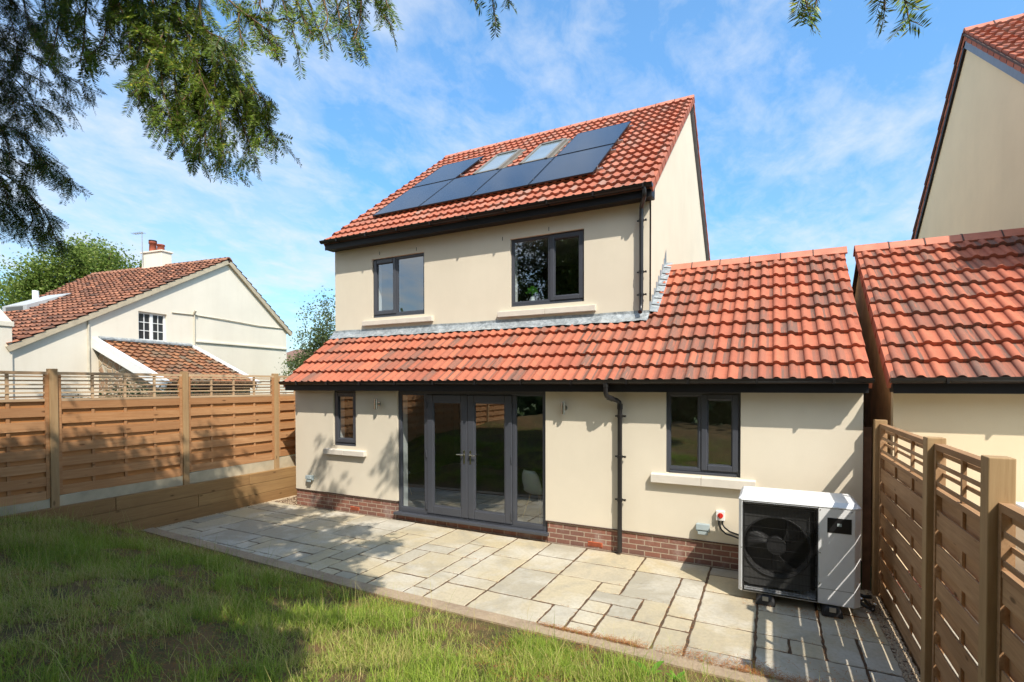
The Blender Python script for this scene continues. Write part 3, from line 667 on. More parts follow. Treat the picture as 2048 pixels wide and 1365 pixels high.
mb = MB(); mb.tube([(0, -.056, .07), (0, -.066, .07)], .035, 20); mb.box(-.009, .009, -.085, -.067, .04, .10); mb.build('rotary_knob', M['red'], t, .002, True)
for k in (0, 1):
    mb = MB(); X = -.02+.045*k
    mb.tube([(X, -.03, -.001), (X, -.032, -.05), (X+.03, -.04, -.12+.03*k), (X+.09, -.06, -.165+.035*k), (X+.2, -.09, -.18+.03*k), (.27, -.18, -.185+.03*k), (.28, -.34, -.185+.03*k)], .011, 8); mb.build('cable', M['black'], t, local=True)

# ------------------------------------------------------------------ solar panels and roof windows
def onroof(x, s, n): p = Vector((x, .9253, 5.724))+S_*s+N_*n; return p
PWd, PH = 1.283, 1.765
proto = None
cols = [.728, 2.026, 3.324, 4.622]; s_low, s_hi = .835, 2.655
spots = [(cols[0], s_low, 'black solar panel at the left end of the lower row'), (cols[1], s_low, 'black solar panel in the lower row below the left roof window'),
         (cols[2], s_low, 'black solar panel in the lower row below the right roof window'), (cols[3], s_low, 'black solar panel at the right end of the lower row'),
         (cols[0], s_hi, 'black solar panel in the upper row, left of both roof windows'), (cols[3], s_hi, 'black solar panel in the upper row, right of both roof windows')]
rot = Matrix((Vector((1, 0, 0)), S_, N_)).transposed()
for X, s, lab in spots:
    if proto is None:
        proto = thing('solar_panel', lab, 'solar panel', (0, 0, 0), 0, 'solar panels on the main roof')
        mb = MB(); ring(mb, 0, PWd, 0, PH, .018, 0, .001); mb.V = [(a, c, (.0 if b_ == 0 else .034)) for a, b_, c in mb.V]; mb.build('panel_frame', M['pvframe'], proto, .002, True)
        mb = MB(); mb.box(.018, PWd-.018, .018, PH-.018, .006, .031); mb.build('panel_glass', M['pv'], proto, local=True)
        for f in (.28, 1.42):
            mb = MB(); mb.box(-.04, PWd+.10, f, f+.04, -.06, -.002); mb.build('mounting_rail', M['alu'], proto, local=True)
        mb = MB()
        for f in (.28, 1.42):
            for X0 in (-.012, PWd-.002): mb.box(X0, X0+.014, f, f+.045, -.002, .042); mb.cut()
        mb.build('clamp', M['alu'], proto, local=True); p = proto
    else: p = copy_tree(proto)
    p['label'] = lab; p.matrix_world = Matrix.Translation(onroof(X, s, .062)) @ rot.to_4x4()
for (xa, xb) in ((2.52, 3.225), (3.735, 4.42)):
    sa, sb = 2.62, 4.13
    def P(x, s, n): return onroof(x, s, n)
    def slab(mb, xa, xb, sa, sb, n0, n1): mb.obox(P(xa, sa, n0), (xb-xa, 0, 0), S_*(sb-sa), N_*(n1-n0))
    mb = MB(); slab(mb, xa, xa+.07, sa, sb, -.03, .115); slab(mb, xb-.07, xb, sa, sb, -.03, .115); slab(mb, xa+.07, xb-.07, sb-.10, sb, -.03, .125); slab(mb, xa+.07, xb-.07, sa, sa+.08, -.03, .105)
    rw = mb.build('roof_window', M['greyframe'], house, .006)
    mb = MB(); slab(mb, xa+.075, xb-.075, sa+.085, sb-.105, .08, .095); mb.build('pane', M['rwglass'], rw)
    mb = MB(); slab(mb, xa-.06, xa-.002, sa-.05, sb+.05, -.04, .055); slab(mb, xb+.002, xb+.06, sa-.05, sb+.05, -.04, .055); slab(mb, xa-.06, xb+.06, sb+.052, sb+.14, -.04, .06); mb.build('flashing_kit', M['greyframe'], rw)

# ------------------------------------------------------------------ heat pump
def make_pump(loc, label):
    t = thing('heat_pump', label, 'heat pump', loc, 0, 'white air source heat pumps'); Wd, Dp, H = 1.18, .62, 1.10; b0 = .11
    z0, z1 = b0, b0+H
    c = .055; gx = .785
    mb = MB()   # case: plan outline with chamfered front corners
    mb.prism([(0, Dp, z0), (0, .03, z0), (.03, 0, z0), (.045, 0, z0), (.045, Dp, z0)], (0, 0, z1-.05-z0))
    mb.prism([(gx, Dp, z0), (gx, 0, z0), (Wd-.06, 0, z0), (Wd, .07, z0), (Wd, Dp, z0)], (0, 0, z1-.06-z0))
    mb.box(.046, gx-.001, .30, Dp, z0, z1-.06)
    mb.box(.046, gx-.001, .0, .30, z1-.09, z1-.062); mb.box(.046, gx-.001, .0, .30, z0, z0+.03)
    mb.build('casing', M['pump_white'], t, .008, True)
    mb = MB(); a = .06
    lo = [(-.004, Dp+.004), (-.004, .03), (.028, -.006), (Wd-.062, -.006), (Wd+.004, .068), (Wd+.004, Dp+.004)]
    hi = [(.03, Dp-.02), (.03, .07), (.05, .05), (Wd-.09, .05), (Wd-.05, .10), (Wd-.05, Dp-.02)]
    V = [(x, y, z1-.058) for x, y in lo]+[(x, y, z1-.045) for x, y in lo]+[(x, y, z1) for x, y in hi]; k = 6
    mb.idx(V, [tuple(reversed(range(k))), tuple(range(2*k, 3*k))]+[(i+r_*k, (i+1) % k+r_*k, (i+1) % k+(r_+1)*k, i+(r_+1)*k) for r_ in (0, 1) for i in range(k)]); mb.build('lid', M['pump_white'], t, .006, True)
    # recessed fan bay
    mb = MB(); mb.box(.05, gx-.006, .285, .298, z0+.032, z1-.092); mb.build('coil_back', M['black'], t, local=True)
    ccx, ccz, R = .385, z0+.53, .335
    mb = MB(); n = 48
    V = []
    for q in range(n):
        ang = 2*PI*q/n; V.append((ccx+R*math.cos(ang), .07, ccz+R*math.sin(ang)))
    fr_ = []
    for q in range(n):
        ang = 2*PI*q/n; cx_, cz_ = math.cos(ang), math.sin(ang); kx = .335/max(abs(cx_), 1e-6); kz = .46/max(abs(cz_), 1e-6); k_ = min(kx, kz); fr_.append((ccx+cx_*k_, .07, ccz+cz_*k_))
    mb.idx(V+fr_, [(q, (q+1) % n, n+(q+1) % n, n+q) for q in range(n)])
    W_ = [(ccx+(R+.0)*math.cos(2*PI*q/n), .07, ccz+R*math.sin(2*PI*q/n)) for q in range(n)]+[(ccx+(R-.0)*math.cos(2*PI*q/n), .24, ccz+R*math.sin(2*PI*q/n)) for q in range(n)]
    mb.idx(W_, [(q, n+q, n+(q+1) % n, (q+1) % n) for q in range(n)], True); mb.build('fan_shroud', M['shroud'], t, local=True)
    mb = MB(); mb.tube([(ccx+(R+.006)*math.cos(2*PI*q/48), .066, ccz+(R+.006)*math.sin(2*PI*q/48)) for q in range(49)], .012, 6, False); mb.build('shroud_ring', M['rubber'], t, local=True)
    mb = MB(); mb.tube([(ccx, .10, ccz), (ccx, .2, ccz)], .095, 24)
    for q in range(3):
        a0 = 2*PI*q/3+.55; V = []
        for i in range(7):
            r_ = .09+i*.038; tw = .9-.06*i
            for s in (-1, -.33, .33, 1):
                aa = a0+s*(.30+.05*i)*(1-.06*i)+.05*i; V.append((ccx+r_*math.cos(aa), .15-s*.05*tw, ccz+r_*math.sin(aa)))
        mb.idx(V, [(i*4+j, i*4+j+1, (i+1)*4+j+1, (i+1)*4+j) for i in range(6) for j in range(3)], True)
    fo = mb.build('fan', M['rubber'], t, local=True); md = fo.modifiers.new('solid', 'SOLIDIFY'); md.thickness = .008
    mb = MB(); y_ = -.004
    x_ = .06
    while x_ < gx-.01: mb.box(x_, x_+.0038, y_, y_+.003, z0+.02, z1-.075); x_ += .0135
    for q in range(9): zz = z0+.045+q*.118; mb.box(.05, gx-.004, y_-.003, y_+.0, zz, zz+.006)
    ring(mb, .047, gx-.0, z0+.012, z1-.068, .014, y_-.003, y_+.006); mb.build('grille', M['black'], t, local=True)
    mb = MB(); mb.box(gx+.085, gx+.305, -.004, -.0005, z1-.32, z1-.16); pn = mb.build('name_panel', M['black'], t, .002, True)
    mb = MB(); mb.box(gx+.175, gx+.215, -.0065, -.0045, z1-.245, z1-.215); mb.build('screen', M['greybox'], pn, local=True)
    mb = MB(); mb.box(gx+.006, Wd-.062, -.002, .0, z0+.165, z0+.168); mb.build('seam', M['black'], t, local=True)
    mb = MB()
    for xx, zz in ((.03, z0+.03), (.03, z0+.5), (gx+.02, z1-.085), (gx+.02, z0+.55), (gx+.02, z0+.22), (Wd-.09, z1-.085)): mb.tube([(xx, -.003, zz), (xx, .0, zz)], .006, 8); mb.cut()
    mb.build('screw', M['steel'], t, local=True)
    for X in (.28, .92):
        mb = MB(); mb.prism([(X-.10, -.06, 0), (X+.10, -.06, 0), (X+.09, -.06, .06), (X+.055, -.06, .1), (X-.055, -.06, .1), (X-.09, -.06, .06)], (0, Dp+.06, 0)); mb.build('rubber_foot', M['rubber'], t, .012, True)
        mb = MB(); mb.box(X-.03, X+.03, -.07, -.061, .06, .108); mb.build('foot_bracket', M['alu'], t, local=True)
    mb = MB(); mb.tube([(Wd-.02, .3, z0+.02), (Wd+.06, .25, .07), (Wd+.13, .22, .05), (Wd+.16, .35, .03), (Wd+.1, .55, .03)], .018, 8); mb.cut(); mb.tube([(Wd-.05, .45, z0+.04), (Wd+.08, .45, .1), (Wd+.15, .42, .12)], .022, 8); mb.build('hose', M['black'], t, local=True)
    mb = MB(); mb.tube([(Wd+.02, .32, .12), (Wd+.05, .30, .11)], .028, 10); mb.cut(); mb.tube([(Wd+.14, .30, .09), (Wd+.17, .30, .08)], .02, 10); mb.build('pipe_union', M['steel'], t, local=True)
    return t
pump = make_pump((8.46, -1.0, 0), 'white heat pump with a black fan grille standing on the patio by the right fence')
p2 = copy_tree(pump); p2.location = (10.97, -1.0, .06); p2['label'] = "neighbour's white heat pump half hidden behind the right fence"

# ------------------------------------------------------------------ neighbouring house on the right
nb = thing('neighbour_house', 'cream neighbouring house with red tiled garage and tall gable at the right edge', 'house', (10.07, 0, 0))
NX = 12.19
holed_wall('garage_wall', M['render2'], nb, 10.07, 19, .3, 2.56, 0, .13, [])
mb = MB(); mb.box(10.082, 19, .012, .13, -.1, .298); mb.build('brick_plinth', M['brick'], nb)
mb = MB(); mb.prism([(10.07, .131, -.1), (10.07, 5.0, -.1), (10.07, 5.0, 2.4), (10.07, GRY, zl(GRY)-.05), (10.07, .131, zl(.131)-.05)], (.13, 0, 0)); mb.build('garage_side_wall', M['block'], nb)
tile_roof('garage_roof', M['tile'], nb, (10.0, -.245, zl(-.245)), (1, 0, 0), S_, N_, 9.0, (GRY+.245)*GN, period=.176, clip=lambda a, s: a < 2.25 or s < 1.75)
mb = MB(); mb.obox((10.02, -.235, zl(-.235)-.012), (9, 0, 0), S_*(1.3*GN), N_*-.03); mb.obox((10.02, 1.06, zl(1.06)-.012), (NX-10.02, 0, 0), S_*((GRY-1.06)*GN-.02), N_*-.03)
mb.obox((10.02, GRY+.01, zl(GRY)-.012), (NX-10.02, 0, 0), Sb*2.8*GN, Nb*-.03); mb.build('roof_underlay', M['mortar'], nb)
verge_caps('garage_verge', nb, Vector((9.99, -.245, zl(-.245))), S_, N_, Vector((-1, 0, 0)), (GRY+.245)*GN)
ridge_tiles('garage_ridge', nb, (9.97, GRY, zl(GRY)+.055), (1, 0, 0), NX-9.97, .45, .15, .10)
eaves(nb, 10.03, 19, 0, -.225, 2.372, 2.53, -.285, 2.545, 9.99, 19.05)
mb = MB(); mb.prism([(NX, Y2, 2.5), (NX, 10.2, 2.5), (NX, 10.2, 5.62), (NX, RY, zm(RY)-.03), (NX, Y2, zm(Y2)-.03)], (.13, 0, 0)); mb.build('gable_wall', M['render2'], nb)
mb = MB(); mb.box(NX+.131, 19, Y2, Y2+.13, 3.5, 5.6); mb.cut(); mb.box(NX+.131, 19, 10.07, 10.2, 0, 5.6); mb.build('upper_wall', M['render2'], nb)
tile_roof('main_roof', M['tile_main'], nb, (NX-.03, .83, zm(.83)), (1, 0, 0), S_, N_, 7.1, (RY-.83)*GN)
tile_roof('main_back_roof', M['tile_main'], nb, (19, 2*RY-.83, zm(.83)), (-1, 0, 0), -Sb, Nb, 19-NX+.09, (RY-.83)*GN, gauge=.69)
mb = MB(); mb.obox((NX-.08, .84, zm(.84)-.012), (7.0, 0, 0), S_*((RY-.84)*GN), N_*-.03); mb.obox((NX-.08, RY, zm(RY)-.012), (7.0, 0, 0), Sb*((RY-.84)*GN), Nb*-.03); mb.build('main_roof_underlay', M['mortar'], nb)
xe = NX-.045
verge_caps('main_verge', nb, Vector((xe, .83, zm(.83))), S_, N_, Vector((-1, 0, 0)), (RY-.83)*GN, mat=M['tile_main'], h=.15)
verge_caps('main_back_verge', nb, Vector((xe, 2*RY-.83, zm(.83))), -Sb, Nb, Vector((-1, 0, 0)), (RY-.83)*GN, mat=M['tile_main'], h=.16)
mb = MB(); mb.obox((NX-.05, .9, zm(.9)-.055), (.048, 0, 0), S_*((RY-.9)*GN), N_*-.2); mb.build('bargeboard', M['barge'], nb); mb = MB(); mb.obox((NX-.05, RY, zm(RY)-.055), (.048, 0, 0), Sb*((RY-.9)*GN), Nb*-.17); mb.build('bargeboard', M['fascia'], nb)  # lit front board grey, dark back board black: light put into the colours
ridge_tiles('main_ridge', nb, (NX-.07, RY, zm(RY)+.05), (1, 0, 0), 7.0, .45, .13, .09)
eaves(nb, NX-.08, 19, Y2, .865, 5.465, 5.63, .80, 5.645)

# ------------------------------------------------------------------ fences
def panel(parent, axis_x, y0, y1, z0, zt, z1, pitch, nb_, side, mt, mtr, nsl, ov=.012, name='fence_panel', bth=.0105):
    """panel in the yz plane, side=+1: camera side is +x. boards alternate before / behind the battens"""
    X = axis_x; mb = MB(); f = .03
    mb.t = (random.random(), random.random(), .1); mb.box(X-f, X+f, y0, y0+.045, z0, z1-.045); mb.t = (random.random(), random.random(), .1); mb.box(X-f, X+f, y1-.045, y1, z0, z1-.045)
    bat = [y0+(y1-y0)*k/(nb_+1) for k in range(1, nb_+1)]
    for yb in bat: mb.t = (random.random(), random.random(), .1); mb.box(X-bth+.0015, X+bth-.0015, yb-.02, yb+.02, z0+.01, zt)
    n = int(round((zt-z0)/pitch)); p = (zt-z0)/n
    for i in range(n):
        s = 1 if (i % 2 == 0) else -1; mb.t = (random.random(), random.random()**1.5, random.uniform(.0, .25) if s > 0 else random.uniform(.5, 1.))
        za, zb = z0+i*p-ov/2+random.uniform(-.003, .003), z0+(i+1)*p+ov/2
        bt_ = bth; xa, xb = (X+bt_, X+bt_+.011) if s > 0 else (X-bt_-.011, X-bt_)
        ys = [y0+.012]+[v for q in bat for v in (q-.07, q+.07)]+[y1-.012]
        ys = [y0+.012]+list(np.linspace(y0+.1, y1-.1, 7))+[y1-.012]
        ph = random.uniform(0, 6)
        jit = [random.uniform(-.0025, .0025) for _ in ys]
        for a in range(len(ys)-1):
            j0, j1 = jit[a], jit[a+1]
            mb.hexa([(xa, ys[a], za+j0), (xb, ys[a], za+j0), (xb, ys[a+1], za+j1), (xa, ys[a+1], za+j1), (xa, ys[a], zb+j0), (xb, ys[a], zb+j0), (xb, ys[a+1], zb+j1), (xa, ys[a+1], zb+j1)])
    o = mb.build(name, mt, parent)
    tb = MB(); tb.t = rt(); tb.box(X-.03, X+.03, y0, y1, z1-.045, z1); tb.t = rt(); tb.box(X-.026, X+.026, y0+.046, y1-.046, zt+.001, zt+.04)
    for yb in bat: tb.t = rt(); tb.box(X-.012, X+.012, yb-.018, yb+.018, zt+.041, z1-.046)
    h = (z1-.045-zt-.04)/nsl
    for i in range(nsl):
        zc = zt+.04+(i+.5)*h; tb.t = (random.random(), random.random()**1.5, 0); s = 1 if i % 2 else -1
        tb.box(X+(.0125 if s > 0 else -.0215), X+(.0215 if s > 0 else -.0125), y0+.03, y1-.03, zc-h*.2, zc+h*.2)
    tb.build('trellis', mtr, o); return o
def post(parent, x0, x1, y0, y1, z0, z1, mt):
    mb = MB(); mb.t = (random.random(), random.random()*.6, 0); mb.box(x0, x1, y0, y1, z0, z1); return mb.build('post', mt, parent, .006)
lf = thing('left_garden_fence', 'long timber fence with trellis top above the sleepers on the left side of the garden', 'fence', (-.9, 0, .6))
lf.name = 'garden_fence'
py_ = [.22+1.94*k for k in range(-6, 4)]
for k, yc in enumerate(py_):
    post(lf, -.945, -.84, yc-.052, yc+.052, .3, 2.735, M['fence_post'])
    if k < len(py_)-1:
        a, b_ = yc+.053, py_[k+1]-.053; lift = .0
        mb = MB(); zt_ = .80+.0215*(yc+3.66); mb.hexa([(-.915, a, .4), (-.875, a, .4), (-.875, b_, .4), (-.915, b_, .4), (-.915, a, zt_), (-.875, a, zt_), (-.875, b_, zt_+.03), (-.915, b_, zt_+.03)]); mb.build('gravel_board', M['concrete'], lf, .004)
        panel(lf, -.893, a, b_, zt_+.032, 2.245, 2.69, .106, 3, 1, M['fence'], M['trellis'], 6, .030, bth=.0115)
rf = thing('garden_fence', 'timber fence with stepped trellis panels along the right side by the heat pump', 'fence', (9.93, 0, 0))
for (ya, yb, zt_) in ((-.16, -.04, 2.06), (-2.37, -2.25, 2.06), (-3.62, -3.50, 2.065), (-5.57, -5.45, 1.86), (-7.52, -7.40, 1.86)): post(rf, 9.87, 9.99, ya, yb, -.1, zt_, M['fence_post'])
for (a, b_, z0, zt_, z1, nbt) in ((-2.249, -.161, -.06, 1.63, 2.015, 2), (-3.499, -2.371, -.06, 1.63, 2.015, 1), (-5.449, -3.621, .1, 1.41, 1.815, 3), (-7.399, -5.571, .3, 1.41, 1.815, 3)):
    panel(rf, 9.945, a, b_, z0, zt_, z1, .128, nbt, -1, M['fence_r'], M['fence_r'], 4, .017)
mb = MB(); mb.t = (.4, .6, 0); mb.box(9.785, 9.868, .03, .05, -.05, 1.96); mb.build('infill_board', simple('dark_stained_board', (.13, .06, .03), .8, var=.3, scale=8), rf)
sw = thing('sleeper_wall', 'low retaining wall of stacked timber sleepers below the left fence', 'retaining wall', (-.8, -1.5, 0))
for i, (za, zb) in enumerate(((-.1, .20), (.204, .425), (.429, .645))):
    ys = [-6.4, -4.0, -1.55, .85, 2.6] if i % 2 else [-6.4, -2.9, -.5, 1.9, 2.6]
    for a, b_ in zip(ys[:-1], ys[1:]):
        mb = MB(); mb.t = (random.random(), random.random(), 0); mb.box(-.872, -.772+random.uniform(-.004, .004), a+.003, b_-.003, za, zb); mb.build('sleeper', M['sleeper'], sw, .008)

# ------------------------------------------------------------------ ground, patio, lawn
def sheet(name, mat, x0, x1, y0, y1, z): 
    mb = MB(); mb.face([(x0, y0, z), (x1, y0, z), (x1, y1, z), (x0, y1, z)]); o = mb.build(name, mat); o['kind'] = 'structure'; return o
sheet('ground', M['ground'], -600, 600, -600, 600, -.16)
def yedge(x): return -2.35-.047*min(max(x+.76, 0), 5.2)
mb = MB(); mb.face([(-.772, yedge(-.76), -.009), (5, yedge(5), -.009), (9.92, yedge(9.9)-.0, -.009), (9.92, .05, -.009), (.02, .05, -.009), (.02, 2.6, -.009), (-.772, 2.6, -.009)]); mb.build('patio_bed', M['joint'])['kind'] = 'structure'
# random-coursed sandstone
U = .2925; nx_, ny_ = 36, 9; XO = -.70
occ = np.zeros((nx_, ny_), bool); random.seed(23); rects = []
sizes = [(3, 2), (2, 3), (2, 2), (2, 2), (3, 2), (2, 1), (1, 2), (1, 1), (3, 3)]
for j in range(ny_):
    for i in range(nx_):
        if occ[i, j]: continue
        opts = []
        for (a, b_), wt in zip(sizes, (3.4, 3.2, 3, 2, 1.6, 2.6, 2.6, 1.0, .2)):
            if i+a <= nx_ and j+b_ <= ny_ and not occ[i:i+a, j:j+b_].any(): opts.append(((a, b_), wt))
        (a, b_) = random.choices([o[0] for o in opts], [o[1] for o in opts])[0]; occ[i:i+a, j:j+b_] = True; rects.append((i, j, a, b_))
mb = MB()
for (i, j, a, b_) in rects:
    g = .0125
    x0, x1 = XO+i*U+g, XO+(i+a)*U-g; y1, y0 = -.02-j*U-g, -.02-(j+b_)*U+g
    if x0 > 9.72: continue
    x1 = min(x1, 9.80); ye = max(yedge(x0), yedge(x1))+.008
    if y1 < ye+.018: continue
    y0 = max(y0, ye)
    mb.t = rt(); zt_ = random.uniform(-.003, .003); tx, ty = random.uniform(-.003, .003), random.uniform(-.003, .003)
    rim = []
    for (p, q) in (((x0, y0), (x1, y0)), ((x1, y0), (x1, y1)), ((x1, y1), (x0, y1)), ((x0, y1), (x0, y0))):
        n = max(3, int(math.hypot(q[0]-p[0], q[1]-p[1])/.07))
        for k in range(n):
            f = k/n; jj = random.uniform(-.0065, .0065); rim.append((p[0]+(q[0]-p[0])*f+jj, p[1]+(q[1]-p[1])*f+random.uniform(-.0065, .0065)))
    cx_, cy_ = (x0+x1)/2, (y0+y1)/2
    def Z(x, y): return zt_+tx*(x-cx_)+ty*(y-cy_)
    top = [(cx_+(x-cx_)*(1-.008/max(.15, x1-cx_)), cy_+(y-cy_)*(1-.008/max(.15, y1-cy_)), Z(x, y)) for x, y in rim]; mid = [(x, y, Z(x, y)-.006) for x, y in rim]; bot = [(x, y, -.035) for x, y in rim]
    n = len(rim); mb.idx(top, [tuple(range(n))]); mb.idx(top+mid, [(n+k, n+(k+1) % n, (k+1) % n, k) for k in range(n)], True); mb.idx(mid+bot, [(n+k, n+(k+1) % n, (k+1) % n, k) for k in range(n)])
mb.build('patio', M['slab'])['kind'] = 'structure'
# edging along the lawn
ed = MB()
xs = list(np.linspace(-.77, 9.84, 24))
for a, b_ in zip(xs[:-1], xs[1:]):
    ya, yb = yedge(a), yedge(b_); ed.hexa([(a, ya-.19, -.1), (b_, yb-.19, -.1), (b_, yb, -.1), (a, ya, -.1), (a, ya-.19, .018), (b_, yb-.19, .018), (b_, yb, .016), (a, ya, .016)])
tag(ed.build('lawn_edging', M['edging']), 'flat pale edging board between the patio and the lawn', 'edging')
def hnoise(x, y): return .03*np.sin(x*1.7+y*.9)+.02*np.sin(x*3.1-y*2.3+1)+.012*np.sin(x*7.3+y*5.1)
def lawn_z(x, y):
    x = np.asarray(x, float); y = np.asarray(y, float)
    ye = -2.35-.047*np.clip(x+.76, 0, 5.2)-.19; t = np.clip(ye-y, 0, None)
    side = np.clip((2.5-x)/3.2, 0, 1)
    slope = .24+.10*side
    z = .0+slope*np.minimum(t, 2.6)+.03*np.clip(t-2.6, 0, 8); return z+hnoise(x, y)*np.clip(t/.6, 0, 1)
gx_ = np.linspace(-.86, 9.92, 110); V = []; F = []
tt = np.concatenate([np.linspace(0, 4, 70), np.linspace(4.15, 12, 40)])
for x in gx_:
    ye = float(yedge(x))-.188
    for t in tt: V.append((x, ye-t, float(lawn_z(x, ye-t))))
k = len(tt)
F = [(i*k+j, i*k+j+1, (i+1)*k+j+1, (i+1)*k+j) for i in range(len(gx_)-1) for j in range(k-1)]
npmesh('lawn', V, F, np.full((len(F), 3), .5), M['soil'], smooth=True)['kind'] = 'structure'
sheet('neighbour_patio', M['pave'], 10.0, 19, -6, .05, .02)  # unseen paving, kept pale to bounce light
sheet('neighbour_lawn', M['ground'], -30, -.96, -20, 25, .35)

# grass blades -----------------------------------------------------------------
def vnoise(x, y, s, seed):
    r_ = np.random.default_rng(seed).random((64, 64)); xi, yi = x*s, y*s; i, j = np.floor(xi).astype(int), np.floor(yi).astype(int); fx, fy = xi-i, yi-j
    fx = fx*fx*(3-2*fx); fy = fy*fy*(3-2*fy); g = lambda a, b_: r_[a % 64, b_ % 64]
    return g(i, j)*(1-fx)*(1-fy)+g(i+1, j)*fx*(1-fy)+g(i, j+1)*(1-fx)*fy+g(i+1, j+1)*fx*fy
def grass(n, hmin, hmax, wd, seed, lean=.5, tall=False):
    R = np.random.default_rng(seed); x = R.uniform(-.8, 9.84, n*3); y = R.uniform(-9.5, -2.50, n*3); x = x[:]; 
    ye = -2.35-.047*np.clip(x+.76, 0, 5.2)-.2
    z = lawn_z(x, y); u, v, d = proj(np.stack([x, y, z], 1)); vis = (d > .2) & (u > -250) & (u < 2300) & (v < 1700)
    dens = .08+.92*np.clip((vnoise(x, y, 1.6, 3)*.5+vnoise(x, y, 6., 4)*.5-.40)/.14, 0, 1); ye = ye+.13*(vnoise(x, y*0+3., 5.5, 21)-.45); dens *= np.clip((ye-y)/.3, .12, 1)
    keep = (y < ye) & (R.random(n*3) < dens) & (vis | (R.random(n*3) < .12)); x, y, z = x[keep][:n], y[keep][:n], z[keep][:n]; n = len(x)
    h = R.uniform(hmin, hmax, n)*(.55+.75*vnoise(x, y, 2.3, 9))*np.clip((ye[keep][:n]-y)/.4, .5, 1); a = R.uniform(0, 2*PI, n); ln = R.uniform(.1, 1., n)*lean
    dx_, dy_ = np.cos(a), np.sin(a); sxx, syy = -dy_, dx_; w_ = wd*R.uniform(.6, 1.3, n)
    V = np.zeros((n, 7, 3)); fr = [0, .4, .75]
    for k, f in enumerate(fr):
        bx = x+dx_*ln*h*f*f; by = y+dy_*ln*h*f*f; bz = z-.01+h*(f-.25*ln*f*f); wk = w_*(1-f*.55)
        V[:, 2*k] = np.stack([bx-sxx*wk, by-syy*wk, bz], 1); V[:, 2*k+1] = np.stack([bx+sxx*wk, by+syy*wk, bz], 1)
    V[:, 6] = np.stack([x+dx_*ln*h*1.1, y+dy_*ln*h*1.1, z+h*(1-.3*ln)], 1)
    b0 = np.arange(n)[:, None]*7
    F = np.concatenate([b0+np.array([[0, 1, 3, 2]]), b0+np.array([[2, 3, 5, 4]]), b0+np.array([[4, 5, 6, 6]])], 0)
    dry = vnoise(x, y, 1.3, 5)
    T = np.stack([np.clip(R.random(n)*.7+.3*vnoise(x, y, 2.1, 8), 0, 1), np.where(R.random(n) < .10+.5*np.clip((dry-.5)/.15, 0, 1), R.uniform(.85, 1, n), R.uniform(0, .7, n)), R.random(n)], 1)
    if tall: T[:, 1] = np.where(R.random(n) < .5, .95, .3)
    return V.reshape(-1, 3), F, np.tile(T, (3, 1))
parts_ = [grass(165000, .03, .085, .0022, 1, 1.3), grass(24000, .09, .20, .0026, 2, 1.2), grass(3000, .22, .46, .0015, 3, .7, True)]
Vs, Fs, Ts, o_ = [], [], [], 0
for V, F, T in parts_: Vs.append(V); Fs.append(F+o_); Ts.append(T); o_ += len(V)
F = np.concatenate(Fs); T = np.concatenate(Ts); V = np.concatenate(Vs)
tri = F[:, 2] == F[:, 3]
# keep quads only: tips become narrow quads
V2 = np.concatenate([V, V[F[tri][:, 3]]+np.array([.0004, .0004, 0])]); F = F.copy(); F[tri, 3] = len(V)+np.arange(tri.sum())
g_ = npmesh('grass', V2, F, T, M['grassblade'], kind='stuff'); tag(g_, 'uneven green grass with dry straw-coloured patches on the lawn', 'grass')

# needle litter and gravel --------------------------------------------------------
def litter(n, pts, mat, name, label, cat, lmin, lmax, wd):
    R = np.random.default_rng(5); P = np.asarray(pts)[:n]; n = len(P); a = R.uniform(0, 2*PI, n); l = R.uniform(lmin, lmax, n); e = R.uniform(-.25, .35, n)
    d = np.stack([np.cos(a)*np.cos(e), np.sin(a)*np.cos(e), np.sin(e)], 1)*l[:, None]; s = np.stack([-np.sin(a), np.cos(a), R.uniform(-.3, .3, n)], 1)*wd
    V = np.stack([P-d/2-s, P+d/2-s, P+d/2+s, P-d/2+s], 1).reshape(-1, 3); F = np.arange(n*4).reshape(-1, 4)
    o = npmesh(name, V, F, R.random((n, 3)), mat, kind='stuff'); return tag(o, label, cat)
R = np.random.default_rng(12); pts = []
n = 6500; x = 6.6+3.25*R.random(n)**.7; y = np.array([yedge(q) for q in x])+np.abs(R.normal(0, .085, n))*np.clip((x-6.6)/1.5, .4, 1.6)-.05; pts.append(np.stack([x, y, .022+R.random(n)*.02], 1)[vnoise(x, y, 3.7, 31)*.6+R.random(n)*.4 > .42])
n = 30000; x = R.uniform(-.5, 9.7, n); y = R.uniform(-6.5, -2.6, n); z = lawn_z(x, y)+.012+R.random(n)*.015; k_ = (vnoise(x, y, 1.3, 41) > .5) & (y < -2.55-.047*np.clip(x, 0, 5)); pts.append(np.stack([x, y, z], 1)[k_])
n = 1500; ri = R.integers(0, len(rects), n)     # in the joints
jp = []
for q in ri:
    i, j, a, b_ = rects[q]; 
    if R.random() < .5: X_, Y_ = XO+(i+a)*U, -.02-(j+R.random()*b_)*U
    else: X_, Y_ = XO+(i+R.random()*a)*U, -.02-(j+b_)*U
    if X_ > 4.5 and X_ < 9.8 and Y_ > -2.55: jp.append((X_+R.normal(0, .006), Y_+R.normal(0, .006), .002+R.random()*.008))
pts.append(np.array(jp)); n = 500; pts.append(np.stack([R.uniform(9.4, 9.86, n), R.uniform(-1.5, -.2, n), .01+R.random(n)*.01], 1)); pts.append(np.stack([R.uniform(8.5, 9.7, 260), R.uniform(-1.15, -.95, 260), .01+R.random(260)*.01], 1))
litter(10**6, np.concatenate(pts), M['litter'], 'needle_litter', 'orange brown dead yew needles along the patio edge and lawn', 'litter', .018, .042, .0013)
